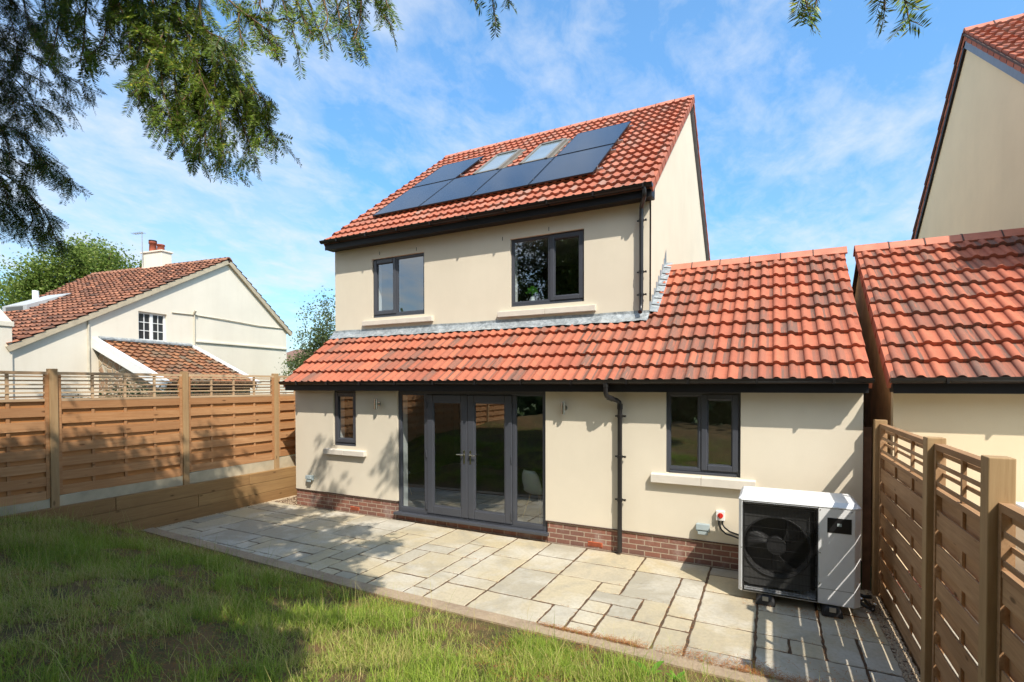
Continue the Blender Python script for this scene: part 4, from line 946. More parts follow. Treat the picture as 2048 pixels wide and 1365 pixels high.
def stones(n, pts, name, label, rmin, rmax):
    mb = MB(); R = random.Random(3)
    base = [(1, 0, 0), (.5, .8, .1), (-.5, .85, 0), (-1, .1, .1), (-.5, -.8, 0), (.55, -.8, .1), (.1, .1, .75)]
    for p in pts:
        r_ = R.uniform(rmin, rmax); a = R.uniform(0, 6.28); c, s = math.cos(a), math.sin(a); st = R.uniform(.7, 1.25); mb.t = (R.random(), 0, 0)
        mb.idx([(p[0]+r_*(x*c*st-y*s), p[1]+r_*(x*s*st+y*c), p[2]+r_*z*R.uniform(.8, 1.2)) for x, y, z in base], [(k, (k+1) % 6, 6) for k in range(6)])
    o = mb.build(name, M['gravel']); o['kind'] = 'stuff'; return tag(o, label, 'gravel')
random.seed(5); pts = [(random.uniform(9.80, 9.93), random.uniform(-3.6, .0), -.01) for _ in range(2600)]
pts += [(-.765+abs(random.gauss(0, .05)), random.uniform(-2.3, .6), -.006) for _ in range(1300)]+[(random.uniform(-.76, .0), random.uniform(-.02, 2.2), -.012) for _ in range(2600)]
stones(0, pts, 'gravel', 'pale gravel strip along the foot of the fences and beside the house', .006, .016)
sheet('gravel_bed', M['edging'], -.772, .01, -.02, 2.6, -.016)

# weeds --------------------------------------------------------------------------
def dock(loc, n, ln, label):
    t = thing('dock_weed', label, 'weed', loc); mb = MB()
    for i in range(n):
        a = random.uniform(0, 2*PI); e = random.uniform(.4, 1.3); l = ln*random.uniform(.6, 1.1); d = Vector((math.cos(a), math.sin(a), 0)); s = Vector((-d.y, d.x, 0)); mb.t = rt(); rows = []
        for k in range(6):
            f = k/5; wv = l*.17*math.sin(PI*min(1, f*.9+.08))**.8; p = d*(l*f*math.cos(e*(1-.4*f)))+Vector((0, 0, l*f*math.sin(e)*(1-.35*f*f)))
            rows.append((p-s*wv, p+Vector((0, 0, -.12*wv)), p+s*wv))
        for k in range(5):
            for q in (0, 1): mb.face([rows[k][q], rows[k][q+1], rows[k+1][q+1], rows[k+1][q]], True)
    mb.build('leaves', M['weed'], t, local=True); mb = MB(); mb.tube([(0, 0, -.02), (0, 0, .03)], .008, 6); mb.build('stem', M['weed'], t, local=True)
def onlawn(u, v):
    d = pix(u, v, 1)-CP
    for k in np.linspace(1.5, 12, 900):
        p = CP+d*k
        if p[2] < lawn_z(p[0], p[1]): return tuple(p)
    return tuple(p)
p = onlawn(1300, 1350); dock(p, 6, .17, 'broad-leaved bright green dock weed standing at the front edge of the lawn')
p = onlawn(1352, 1362); dock(p, 9, .12, 'low clump of rounded green weed leaves beside the taller dock')
t = thing('tall_weed', 'thin tall weed with small pink flowers in front of the left fence', 'weed', onlawn(190, 1035))
mb = MB()
for k in range(7):
    a = random.uniform(0, 6.28); mb.tube([(0, 0, 0), (.04*math.cos(a), .04*math.sin(a), .4), (.14*math.cos(a), .14*math.sin(a), random.uniform(.7, .98))], [.004, .003, .0015], 5)
mb.build('stem', M['weed'], t, local=True); mb = MB()
for k in range(26):
    c = Vector((random.gauss(0, .06), random.gauss(0, .06), random.choice([.92, .86, .72])+random.gauss(0, .02))); mb.face([c+Vector((.012, 0, 0)), c+Vector((0, .012, .006)), c-Vector((.012, 0, 0)), c-Vector((0, .012, -.004))])
mb.build('flower', M['flower'], t, local=True)

# ------------------------------------------------------------------ old cottage on the left
th = math.radians(6.9)
ct = thing('old_cottage', 'old cream cottage with red brown tiled roof and gable end behind the left fence', 'house', (-8.569, 1.774, 0), th)
def B(): return MB()
AY, AZ = 2.80, 7.06; LY, LZ = -3.47, 3.53; RYc, RZ = 5.62, 4.83
zg = lambda y: LZ-.02+(y-LY)*(AZ-.04-LZ)/(AY-LY)
mb = B(); mb.prism([(0, LY-.8, 0), (0, -.37, 0), (0, -.37, zg(-.37)), (0, LY, LZ-.02), (0, LY-.8, LZ-.4)], (-.3, 0, 0)); mb.prism([(0, -.37, 0), (0, .52, 0), (0, .52, 3.86), (0, -.37, 3.86)], (-.3, 0, 0))
mb.prism([(0, -.37, 4.77), (0, .52, 4.77), (0, .52, zg(.52)), (0, -.37, zg(-.37))], (-.3, 0, 0)); mb.prism([(0, .52, 0), (0, RYc, 0), (0, RYc, RZ-.02), (0, AY, AZ-.06), (0, .52, zg(.52))], (-.3, 0, 0)); mb.cut(); mb.box(-8, -.3, RYc-.3, RYc, 0, RZ-.1); mb.cut(); mb.box(-8, -.3, LY, LY+.3, 0, LZ-.1); mb.cut(); mb.box(-8.2, -7.9, LY, RYc, 0, 4.2)
mb.build('wall', M['cottage_render'], ct, local=True)
sl_ = (AZ-LZ)/(AY-LY); ln_ = math.hypot(1, sl_); Sl = Vector((0, 1, sl_))/ln_; Nl = Vector((0, -sl_, 1))/ln_
def left_limit(s_local):      # outline of the far end of the roof
    yy = LY-.1+s_local/ln_
    return 7.4 if yy > 2.7 else (5.75+(yy+.23)*(7.4-5.75)/3.0 if yy > -.9 else 5.4)
tile_roof('roof', M['tile_old'], ct, (-7.8, LY-.1, LZ-sl_*.1), (1, 0, 0), Sl, Nl, 7.92, (AY-LY+.1)*ln_, .235, .29, clip=lambda a, s: 7.8-a < left_limit(s), local=True, rand=3., per=1)
mb = B(); mb.obox((-5.6, LY-.08, LZ-sl_*.08-.02), (5.7, 0, 0), Sl*((AY-LY+.08)*ln_), Nl*-.05)
sr_ = (AZ-RZ)/(RYc-AY); nr_ = math.hypot(1, sr_); Sr = Vector((0, 1, -sr_))/nr_; Nr = Vector((0, sr_, 1))/nr_
mb.obox((-7.4, AY, AZ-.0), (7.5, 0, 0), Sr*((RYc-AY+.18)*nr_), Nr*-.06); mb.build('roof_deck', M['mortar'], ct, local=True)
tile_roof('back_roof', M['tile_old'], ct, (.12, RYc+.2, RZ-sr_*.2), (-1, 0, 0), -Sr, Nr, 7.5, (RYc-AY+.2)*nr_, .235, .29, local=True, per=1)
mb = B(); mb.obox((.001, LY-.08, LZ-sl_*.08-.16), (.10, 0, 0), Sl*((AY-LY+.08)*ln_), Nl*.14); mb.obox((.001, AY, AZ-.16), (.10, 0, 0), Sr*((RYc-AY+.16)*nr_), Nr*.14); mb.build('verge_mortar', simple('verge_mortar', (.5, .42, .3), .9), ct, local=True)
ridge_tiles('ridge', ct, (-7.4, AY, AZ+.06), (1, 0, 0), 7.5, .4, .16, .1, simple('old_ridge', (.32, .15, .09), .85, var=.3), True)
# chimney
mb = B(); mb.box(-4.2, -3.1, 2.6, 3.0, 6.6, 7.6); ch = mb.build('chimney', M['cottage_render'], ct, .01, True)
mb = B(); mb.box(-4.24, -3.06, 2.56, 3.04, 7.601, 7.66); mb.build('chimney_cap', M['cottage_render'], ch, .01, True)
for X, h in ((-3.86, .42), (-3.42, .27)):
    mb = B(); mb.tube([(X, 2.8, 7.66), (X, 2.8, 7.66+h*.8), (X, 2.8, 7.66+h*.81), (X, 2.8, 7.66+h)], [.135, .118, .145, .135], 16); mb.build('chimney_pot', M['pot'], ch, local=True)
mb = B(); mb.tube([(-3.86, 2.8, 8.085), (-3.86, 2.8, 8.13)], .14, 16); mb.build('pot_cowl', M['black'], ch, local=True)
mb = B(); mb.tube([(-4.05, 2.52, 7.2), (-4.05, 2.52, 8.42)], .018, 6); mb.tube([(-4.55, 2.52, 8.38), (-3.95, 2.52, 8.36)], .012, 5)
for q in range(5): mb.tube([(-4.5+q*.12, 2.4, 8.38), (-4.5+q*.12, 2.64, 8.38)], .008, 4)
mb.build('aerial', M['alu'], ch, local=True)
# gable window
def cottage_window(y0, y1, z0, z1, rows, xo=0.):
    f = B()
    def bx(a, b_, c, d, x0=.0005, x1=.035): f.box(x0+xo, x1+xo, a, b_, c, d)
    bx(y0, y0+.06, z0, z1); bx(y1-.06, y1, z0, z1); bx(y0+.06, y1-.06, z1-.06, z1); bx(y0+.06, y1-.06, z0, z0+.07); ym = (y0+y1)/2; bx(ym-.05, ym+.05, z0+.07, z1-.06)
    for a, b_ in ((y0+.06, ym-.05), (ym+.05, y1-.06)):
        c = (a+b_)/2; bx(c-.012, c+.012, z0+.07, z1-.06, .0045, .022)
        for q in range(1, rows): zz = z0+.07+(z1-z0-.13)*q/rows; bx(a, c-.012, zz-.012, zz+.012, .0045, .022); bx(c+.012, b_, zz-.012, zz+.012, .0045, .022)
    bx(y0-.04, y1+.04, z0-.05, z0-.001, .0005-xo, .06-xo)
    w_ = f.build('window', M['whitepvc'], ct, .004, True)
    g = B(); g.box(.001+xo, .004+xo, y0+.05, y1-.05, z0+.05, z1-.05); g.build('pane', M['scrub'], w_, local=True)
cottage_window(-.37, .52, 3.86, 4.77, 3, -.11); cottage_window(-1.0, .1, 1.75, 2.75, 3)
# porch
mb = B(); PZ = 3.76; ps = .43; pn = math.hypot(1, ps); Sp = Vector((-1, 0, ps))/pn; Np = Vector((ps, 0, 1))/pn
tile_roof('porch_roof', M['tile_mossy'], ct, (2.9, -1.45, PZ-ps*2.9), (0, 1, 0), Sp, Np, 2.75, 2.85*pn, .22, .27, local=True, rand=3., per=1)
mb = B(); mb.obox((2.9, -1.5, PZ-ps*2.9-.02), (0, 2.85, 0), Sp*(2.88*pn), Np*-.05); mb.build('porch_deck', M['mortar'], ct, local=True)
mb = B()
for yb in (-1.66, 1.32): mb.cut(); mb.obox((2.95, yb, PZ-ps*2.95+.09), (0, .16, 0), Sp*(2.94*pn), Np*-.04); mb.obox((2.95, yb+.001, PZ-ps*2.95+.045), (0, .04, 0), Sp*(2.94*pn), Np*-.24)
mb.build('porch_bargeboard', M['whitepvc'], ct, .004, True)
mb = B(); mb.prism([(.01, -1.5, 0), (2.6, -1.5, 0), (2.6, -1.5, PZ-ps*2.6-.1), (.01, -1.5, PZ-.1)], (0, .25, 0)); mb.cut(); mb.prism([(.01, 1.1, 0), (2.6, 1.1, 0), (2.6, 1.1, PZ-ps*2.6-.1), (.01, 1.1, PZ-.1)], (0, .25, 0)); mb.cut(); mb.box(2.35, 2.6, -1.25, 1.1, 0, 2.3); mb.build('porch_wall', M['stone'], ct, local=True)
mb = B(); mb.obox((.12, -1.5, PZ+.04), (0, 2.82, 0), Vector((-.11, 0, .05)), Vector((0, 0, .05))); mb.build('porch_flashing', M['lead'], ct, local=True)
# string course, cables, white gutter and downpipe
mb = B(); mb.box(.001, .05, 1.5, 5.6, 3.96, 4.02); mb.build('string_course', M['cottage_render'], ct, .006, True)
mb = B(); mb.tube([(.02, .68, 4.86), (.02, 1.45, 4.88), (.03, 2.6, 4.86), (.03, 4.2, 4.80), (.02, 5.58, 4.82)], .018, 6); mb.tube([(.03, 1.47, 4.98), (.03, 1.46, 3.85)], .022, 6); mb.tube([(.02, 1.45, 4.9), (.12, 1.44, 5.02)], .04, 6); mb.cut(); mb.tube([(.02, -1.75, 4.4), (.02, -1.75, 2.4)], .03, 6); mb.build('cable', simple('cream_pipe', (.55, .5, .4), .7), ct, local=True)
mb = B(); mb.tube([(.1, RYc+.1, RZ-.1), (-7, RYc+.1, RZ-.1)], .07, 8); mb.build('gutter', M['whitepvc'], ct, local=True)
# far-left stack and dormer
mb = B(); mb.box(-.7, .06, LY-1.2, LY, 0, 3.95); V0 = [(-.7, LY-1.2), (.06, LY-1.2), (.06, LY), (-.7, LY)]; V1 = [(-.55, LY-1.1), (-.06, LY-1.1), (-.06, LY-.18), (-.55, LY-.18)]
mb.box(-.73, .09, LY-1.23, LY+.03, 3.951, 4.08)
mb.hexa([(x, y, 4.081) for x, y in V0]+[(x, y, 4.4) for x, y in V1]); st_ = mb.build('side_stack', M['cottage_render'], ct, .01, True)
mb = B(); mb.tube([(-.3, LY-.38, 4.4), (-.3, LY-.38, 4.62), (-.3, LY-.38, 4.63), (-.3, LY-.38, 4.92)], [.17, .15, .19, .16], 14); mb.build('chimney_pot', M['potyellow'], st_, local=True)
def rz_(y): return LZ+sl_*(y-LY)
mb = B(); mb.hexa([(-5.3, -1.15, rz_(-1.15)+.05), (-4.0, -1.15, rz_(-1.15)+.05), (-4.0, .1, rz_(.1)+.1), (-5.3, .1, rz_(.1)+.1), (-5.3, -1.15, rz_(-1.15)+.24), (-4.0, -1.15, rz_(-1.15)+.24), (-4.0, .1, rz_(.1)+.11), (-5.3, .1, rz_(.1)+.11)]); dm = mb.build('dormer', simple('dormer_grey', (.42, .43, .43), .5), ct, .01, True)
mb = B(); mb.box(-5.1, -4.2, -1.16, -1.152, rz_(-1.15)+.08, rz_(-1.15)+.2); mb.build('pane', M['scrub'], dm, local=True)
mb = B(); mb.tube([(-5.2, -.3, rz_(-.3)), (-5.2, -.3, rz_(-.3)+.42)], .09, 10); mb.build('vent_pipe', M['whitepvc'], ct, local=True)

# far house behind the apple tree
fh = thing('distant_house', 'distant brown roofed house half hidden behind the apple tree', 'house', (-24, 22, 0))
mb = MB(); mb.box(-6, 6, 0, 7, 0, 4.6); mb.build('wall', M['cottage_render'], fh, local=True)
mb = MB(); mb.prism([(-6.3, -.3, 4.5), (-6.3, 7.3, 4.5), (-6.3, 3.5, 5.75)], (12.6, 0, 0)); mb.build('roof', simple('brown_roof', (.2, .11, .075), .9, var=.25, scale=2), fh, local=True)

# ------------------------------------------------------------------ trees
def leaf_cloud(C_, n, size, R, aspect=.6, flat=.0, nb=None):
    """C_ centres (n,3): one folded leaf quad each"""
    a = R.uniform(0, 2*PI, n); e = np.arcsin(R.uniform(-.9, .9, n)); d = np.stack([np.cos(a)*np.cos(e), np.sin(a)*np.cos(e), np.sin(e)], 1)
    q = R.normal(size=(n, 3)); s = np.cross(d, q); s /= np.linalg.norm(s, axis=1)[:, None]; l = size*R.uniform(.6, 1.3, n)[:, None]
    V = np.stack([C_-d*l*.5, C_+s*l*aspect*.5, C_+d*l*.5, C_-s*l*aspect*.5], 1).reshape(-1, 3); return V, np.arange(4*n).reshape(-1, 4)
def broadleaf(name, label, loc, blobs, nleaf, size, mat, trunk_h, trunk_r, limbs, group=None, seed=1):
    R = np.random.default_rng(seed); t = thing(name, label, 'tree', loc, 0, group); L0 = np.array(loc)
    mb = MB(); mb.tube([(0, 0, -.2), (.05, 0, trunk_h*.5), (0, .05, trunk_h)], [trunk_r*1.25, trunk_r, trunk_r*.7], 10)
    for (bx_, by_, bz_, br) in blobs[:limbs]: mb.tube([(0, .03, trunk_h*.75), (bx_*.5, by_*.5, (trunk_h*.85+bz_)*.5), (bx_, by_, bz_), (bx_*1.1, by_*1.1, bz_+br*.6)], [trunk_r*.55, trunk_r*.35, trunk_r*.18, trunk_r*.06], 7)
    mb.build('trunk', M['bark'], t, local=True)
    wts = np.array([b_[3]**2 for b_ in blobs]); idx = R.choice(len(blobs), nleaf//14, p=wts/wts.sum()); P = []
    Bl = np.array(blobs)[idx]; dirs = R.normal(size=(len(idx), 3)); dirs /= np.linalg.norm(dirs, axis=1)[:, None]
    cl_ = Bl[:, :3]+dirs*Bl[:, 3:4]*(R.random((len(idx), 1))**.45)*R.uniform(.75, 1.12, (len(idx), 1)); sp = size*2.2
    P = (cl_[:, None, :]+R.normal(0, sp, (len(idx), 14, 3))).reshape(-1, 3); n = len(P)
    V, F = leaf_cloud(P, n, size, R); T = np.stack([np.clip(np.repeat(R.random(len(idx)), 14)*.6+R.random(n)*.4, 0, 1), R.random(n), R.random(n)], 1)
    o = npmesh('crown', V+L0, F, T, mat, t); return t
R = np.random.default_rng(77)
# big tree behind the cottage
base = np.array(pix(140, 700, 27)); base[2] = 0
blobs = []
for u, v, r_ in ((30, 600, 1.3), (45, 660, 1.3), (75, 560, 1.3), (120, 545, 1.3), (110, 620, 1.6), (165, 530, 1.4), (175, 590, 1.6), (215, 530, 1.1), (235, 565, 1.1), (262, 548, .7), (85, 680, 1.5), (190, 660, 1.6), (60, 520+60, .9), (150, 512, .8), (195, 508, .7), (270, 580, .9), (130, 700, 1.8)):
    p = pix(u, v, 27+R.uniform(-1.2, 1.6))-base; blobs.append((p[0], p[1], p[2], r_*.92))
broadleaf('deciduous_tree', 'large round green tree rising behind the old cottage roof', tuple(base), blobs, 52000, .14, M['leaf'], 3.2, .32, 9, seed=4)
base = np.array(pix(645, 720, 20)); base[2] = 0; blobs = []
for u, v, r_ in ((645, 665, .42), (640, 690, .45), (655, 640, .3), (625, 705, .35), (612, 722, .35), (660, 610, .22), (620, 622, .13), (608, 632, .10), (632, 615, .13), (650, 600, .12), (612, 670, .16), (605, 680, .12), (600, 735, .4), (665, 690, .4), (640, 735, .5), (590, 745, .35)):
    p = pix(u, v, 20+R.uniform(-.5, .5))-base; blobs.append((p[0], p[1], p[2], r_))
broadleaf('apple_tree', 'small loose apple tree between the cottage and the new house', tuple(base), blobs, 7600, .09, M['apple'], 2.2, .08, 4, seed=6)
base = np.array((-3.2, -1.2, .35)); blobs = [(R.uniform(-.5, .5), R.uniform(-1.1, 1.1), R.uniform(.9, 1.75), .38) for _ in range(12)]
sh_ = broadleaf('garden_shrub', 'leafy shrub just visible through the trellis of the left fence', tuple(base), blobs, 5000, .07, M['apple'], .8, .05, 6, seed=8); sh_['category'] = 'shrub'

Pb = []
for q in range(46):
    c = np.array((R.uniform(-14, 30), R.uniform(-22, -17), R.uniform(1.2, 4.6))); Pb.append(c+R.normal(0, 1.15, (420, 3)))
for q in range(70):  # taller clumps added out of view to block the low southern sky
    c = np.array((R.uniform(2, 34), R.uniform(-24, -18), R.uniform(3.5, 8.6))); Pb.append(c+R.normal(0, 1.2, (420, 3)))
Pb = np.concatenate(Pb); Pb = Pb[Pb[:, 2] > -.1]; V, F = leaf_cloud(Pb, len(Pb), .5, R, .7)
tag(npmesh('tree_belt', V, F, np.stack([R.random(len(Pb)), R.random(len(Pb))*.7, R.random(len(Pb))], 1), M['apple'], kind='stuff'), 'belt of garden trees reflected darkly in the windows, thickened to block sky light', 'trees')
# the yew that overhangs the garden -----------------------------------------------
yew = thing('yew_tree', 'dark overhanging yew tree with drooping needle branches across the top of the view', 'tree', (4.0, -9.6, .8))
yb = np.array((4.0, -9.6, .8))
mb = MB(); mb.tube([(4.0, -9.6, .6), (4.05, -9.5, 1.6), (4.0, -9.35, 3.2), (4.2, -9.0, 5.2), (4.3, -8.6, 7.4)], [.42, .34, .28, .2, .09], 14)
mb.build('trunk', M['bark'], yew)
NR = np.random.default_rng(99)
needV, needT = [], []
def twig_needles(p0, p1, droop, nlen, spacing, bright, R, wd=.0016):
    """flat two-ranked spray from p0 to p1"""
    ax = p1-p0; l = np.linalg.norm(ax); n = max(4, int(l/spacing)); t = np.linspace(.03, 1, n)
    mid = p0[None]+ax[None]*t[:, None]+np.array([0, 0, -1.])*(droop*l*t*t)[:, None]
    tan = ax[None]/l+np.array([0, 0, -1.])*(2*droop*t)[:, None]; tan /= np.linalg.norm(tan, axis=1)[:, None]
    rv = R.normal(size=3); side = np.cross(tan, rv[None]); side /= np.linalg.norm(side, axis=1)[:, None]
    for s in (-1, 1):
        k = nlen*R.uniform(.75, 1.1, n)*(1-.45*np.abs(t-.45)**1.5)
        d = side*s*.84+tan*.5+R.normal(0, .13, (n, 3)); d /= np.linalg.norm(d, axis=1)[:, None]
        w_ = np.cross(d, np.cross(side, tan)); w_ /= (np.linalg.norm(w_, axis=1)[:, None]+1e-9); w_ = w_+R.normal(0, .4, (n, 3)); w_ *= wd/np.linalg.norm(w_, axis=1)[:, None]
        tip = mid+d*k[:, None]; h_ = mid+d*(k*.5)[:, None]
        V = np.stack([mid-w_*.5, h_-w_*1.1, tip, h_+w_*1.1], 1); needV.append(V.reshape(-1, 3))
        T = np.stack([np.clip(bright+R.normal(0, .18, n), 0, 1), np.where(R.random(n) < .02+.06*bright, .95, .3), R.random(n)], 1); needT.append(T)
brn = MB()
def yew_branch(pts, dens=1., bright=.4, side=.22, nlen=.027, rad=.0045, R=NR, spacing=.0030):
    """pts: world control points of a drooping branch; sprays on both sides"""
    P = [np.array(p, float) for p in pts]; fine = []
    for i in range(len(P)-1):
        a = P[max(i-1, 0)]; b_ = P[i]; c = P[i+1]; d = P[min(i+2, len(P)-1)]
        for t in np.linspace(0, 1, 9)[:-1]:
            fine.append(.5*((2*b_)+(-a+c)*t+(2*a-5*b_+4*c-d)*t*t+(-a+3*b_-3*c+d)*t**3))
    fine.append(P[-1]); fine = np.array(fine); L_ = np.linalg.norm(np.diff(fine, axis=0), axis=1); tot = L_.sum()
    n_ = len(fine); brn.tube(fine[::2] if n_ % 2 else fine, list(np.linspace(rad, .0012, len(fine[::2] if n_ % 2 else fine))), 5)
    cum = np.concatenate([[0], np.cumsum(L_)]); m_ = int(tot/.034*dens)
    for k in range(m_):
        s = tot*(k+R.random())/m_; i = min(np.searchsorted(cum, s), n_-1); i = max(i, 1); f = (s-cum[i-1])/max(1e-6, L_[i-1]); p = fine[i-1]+(fine[i]-fine[i-1])*f
        tan = (fine[i]-fine[i-1])/max(1e-6, L_[i-1]); sd = np.cross(tan, R.normal(size=3)); sd /= np.linalg.norm(sd)
        tpr = 1-.6*(s/tot); l = side*R.uniform(.35, 1.)*(.35+tpr*.65)
        d = tan*R.uniform(.3, .8)+sd*R.uniform(.4, .9)+np.array([0, 0, -R.uniform(.15, .75)]); d /= np.linalg.norm(d); q = p+d*l
        twig_needles(p, q, R.uniform(.05, .3), nlen, spacing, np.clip(bright+R.normal(0, .15), 0, 1), R)
        brn.tube([p, (p+q)/2-np.array([0, 0, .02*l]), q-np.array([0, 0, .12*l])], [.0011, .0009, .0006], 3, False)
        if l > .10:
            for _ in range(2):
                f2 = R.uniform(.3, .8); p2 = p+(q-p)*f2; s2 = np.cross(d, R.normal(size=3)); s2 /= np.linalg.norm(s2)
                d2 = d*.7+s2*.6+np.array([0, 0, -.35]); twig_needles(p2, p2+d2*l*R.uniform(.3, .55), .2, nlen*.9, spacing, np.clip(bright+R.normal(0, .15), 0, 1), R)
    twig_needles(fine[-1]-(fine[-1]-fine[-4])*.6, fine[-1]+(fine[-1]-fine[-3])*.5, .1, nlen, spacing, bright, R)
def pb_(lst, D0, D1, **kw):
    m_ = len(lst); yew_branch([pix(u, v, D0+(D1-D0)*k/(m_-1)) for k, (u, v) in enumerate(lst)], **kw)
# centre mass, about two metres off
for lst, br in (([(215, -60), (240, 15), (275, 60), (305, 88), (345, 95)], .4), ([(330, -60), (350, 20), (385, 90), (398, 140), (410, 175), (440, 230)], .5), ([(345, -70), (380, 20), (425, 75), (455, 125), (490, 200), (540, 265), (566, 287)], .55),
    ([(300, -50), (310, 40), (318, 110), (325, 165), (330, 200), (345, 250)], .4), ([(260, -50), (255, 40), (262, 110), (270, 160), (278, 205)], .35), ([(280, -40), (290, 60), (292, 140), (300, 200), (318, 245)], .35),
    ([(360, 20), (350, 120), (352, 200), (362, 260), (372, 305)], .4), ([(390, 60), (395, 150), (398, 230), (400, 290), (398, 318)], .4), ([(420, 80), (430, 170), (440, 240), (446, 300), (455, 345)], .45), ([(440, 110), (465, 190), (485, 250), (500, 290), (515, 322)], .5),
    ([(470, 150), (500, 215), (530, 240), (545, 270)], .5), ([(450, 90), (490, 150), (510, 185), (528, 200), (532, 225)], .55), ([(180, -40), (170, 30), (168, 80), (160, 125)], .3), ([(230, -30), (215, 40), (205, 85), (180, 110)], .3), ([(150, -30), (120, 40), (112, 75), (106, 108)], .25),
    ([(400, -50), (400, 20), (412, 60), (440, 75), (470, 92)], .4), ([(370, -30), (330, 60), (300, 120), (285, 175)], .35), ([(405, 130), (375, 190), (340, 230), (330, 268)], .4), ([(440, 160), (420, 230), (410, 280), (425, 310)], .45)):
    pb_(lst, 2.25, 2.05, bright=br+.12, dens=1.9, side=.17)  # lighter needle tone stands in for sun on these sprays
# right of centre sprays
for lst, br in (([(420, -40), (470, 12), (510, 42), (545, 70), (555, 95)], .5), ([(500, 32), (545, 42), (575, 40), (590, 80), (598, 122)], .6), ([(480, 10), (478, 50), (486, 95)], .4), ([(500, 35), (525, 70), (540, 85), (553, 107)], .6), ([(600, -40), (618, 5), (630, 40), (648, 80)], .75), ([(585, -30), (600, 20), (612, 50), (625, 70)], .6),
    ([(640, -30), (650, 10), (655, 40), (640, 72)], .7), ([(665, -40), (675, 15), (680, 45), (676, 76)], .2), ([(690, -40), (698, 20), (705, 55), (722, 102)], .15), ([(720, -40), (722, 20), (715, 60), (706, 80)], .15), ([(745, -40), (752, 5), (765, 28), (783, 52)], .2), ([(770, -40), (772, 0), (780, 20)], .2), ([(560, -40), (565, 0), (575, 25)], .3), ([(530, -40), (520, 10), (540, 30)], .4)):
    pb_(lst, 1.95, 1.85, bright=br+.15, dens=1.6, side=.11)
# mass at the left, farther away, its shade put into dark needles
for lst in ([(-90, 40), (-10, 70), (60, 110), (110, 140), (160, 168), (200, 186)], [(-80, 100), (0, 120), (60, 150), (110, 180), (140, 215)], [(40, -60), (50, 20), (70, 80), (95, 115), (112, 120)], [(-60, -40), (10, 20), (30, 70), (35, 120)], [(80, -60), (90, 10), (95, 60), (90, 90)],
    [(-80, 180), (-10, 190), (50, 205), (95, 220), (120, 240)], [(-70, 230), (0, 250), (40, 265), (70, 300), (95, 330), (140, 365)], [(-70, 270), (0, 300), (40, 330), (60, 350), (85, 330)], [(40, 270), (75, 310), (105, 335), (130, 355), (142, 372)], [(-60, 320), (10, 350), (50, 385), (80, 415), (105, 455), (126, 500)],
    [(-60, 380), (0, 400), (30, 425), (48, 445)], [(60, 390), (90, 425), (105, 465), (118, 488)], [(50, 400), (65, 440), (50, 462), (30, 472)], [(-50, 130), (0, 160), (25, 200), (35, 250)], [(-60, 200), (-10, 240), (15, 290), (20, 330)], [(-50, 20), (0, 60), (10, 120), (5, 170)], [(-60, 300), (-20, 330), (10, 380), (20, 430)], [(-40, 400), (-5, 420), (5, 440)], [(20, 150), (60, 190), (70, 230), (60, 262)], [(-20, -40), (20, 0), (60, 40), (75, 70)], [(120, -50), (125, 0), (130, 30)]):
    pb_(lst, 3.3, 3.1, bright=.04, dens=1.25, side=.22, nlen=.031, spacing=.0040)
# stray tips along the top edge
for lst, D in (([(975, -60), (985, 0), (992, 48)], 1.7), ([(1010, -60), (1014, -20), (1018, 6)], 1.7), ([(940, -40), (948, 0), (958, 10)], 1.7), ([(1600, -60), (1608, -10), (1622, 40)], 1.25), ([(1640, -50), (1634, -5), (1630, 14)], 1.25), ([(1800, -50), (1808, -5), (1820, 50)], 1.1), ([(1762, -40), (1768, -5), (1770, 22)], 1.15)):
    pb_(lst, D, D-.02, bright=.9 if D < 1.5 else .4, dens=2.2, side=.06, nlen=.03, rad=.003)
# limbs that carry the hanging branches
for pts, r0 in (([(4.05, -9.4, 2.6), (4.6, -8.6, 4.3), (5.2, -7.6, 5.0), (5.75, -6.7, 4.85), tuple(pix(60, -60, 3.2))], .09), ([(4.1, -9.2, 4.0), (5.2, -8.3, 5.2), (6.0, -7.0, 5.2), tuple(pix(330, -90, 2.3))], .08), ([(4.15, -9.0, 5.0), (5.6, -8.0, 5.7), (6.9, -6.8, 5.1), tuple(pix(620, -120, 2.0))], .07), ([(4.1, -9.1, 4.6), (6.2, -8.6, 5.6), (8.0, -7.2, 4.9), tuple(pix(1000, -160, 1.75))], .055), ([(6.2, -8.6, 5.6), (8.2, -7.6, 4.7), (8.9, -6.6, 4.3), tuple(pix(1700, -160, 1.25))], .03)):
    brn.tube(pts, list(np.linspace(r0, .010, len(pts))), 8)
# dense upper crown behind and above the viewpoint
cl_c = []
def crown_blob(c, r, n):
    c = np.array(c); d = NR.normal(size=(n, 3)); d /= np.linalg.norm(d, axis=1)[:, None]; return c+d*np.array(r)*(NR.random((n, 1))**.5)
blist = [((4.2, -8.8, 6.0), (2.6, 2.2, 2.6), 1300), ((4.2, -8.6, 8.6), (1.4, 1.4, 1.4), 420), ((2.2, -8.2, 5.2), (1.6, 1.6, 1.4), 400)]
SD = np.array([1.15, -1., 1.8])
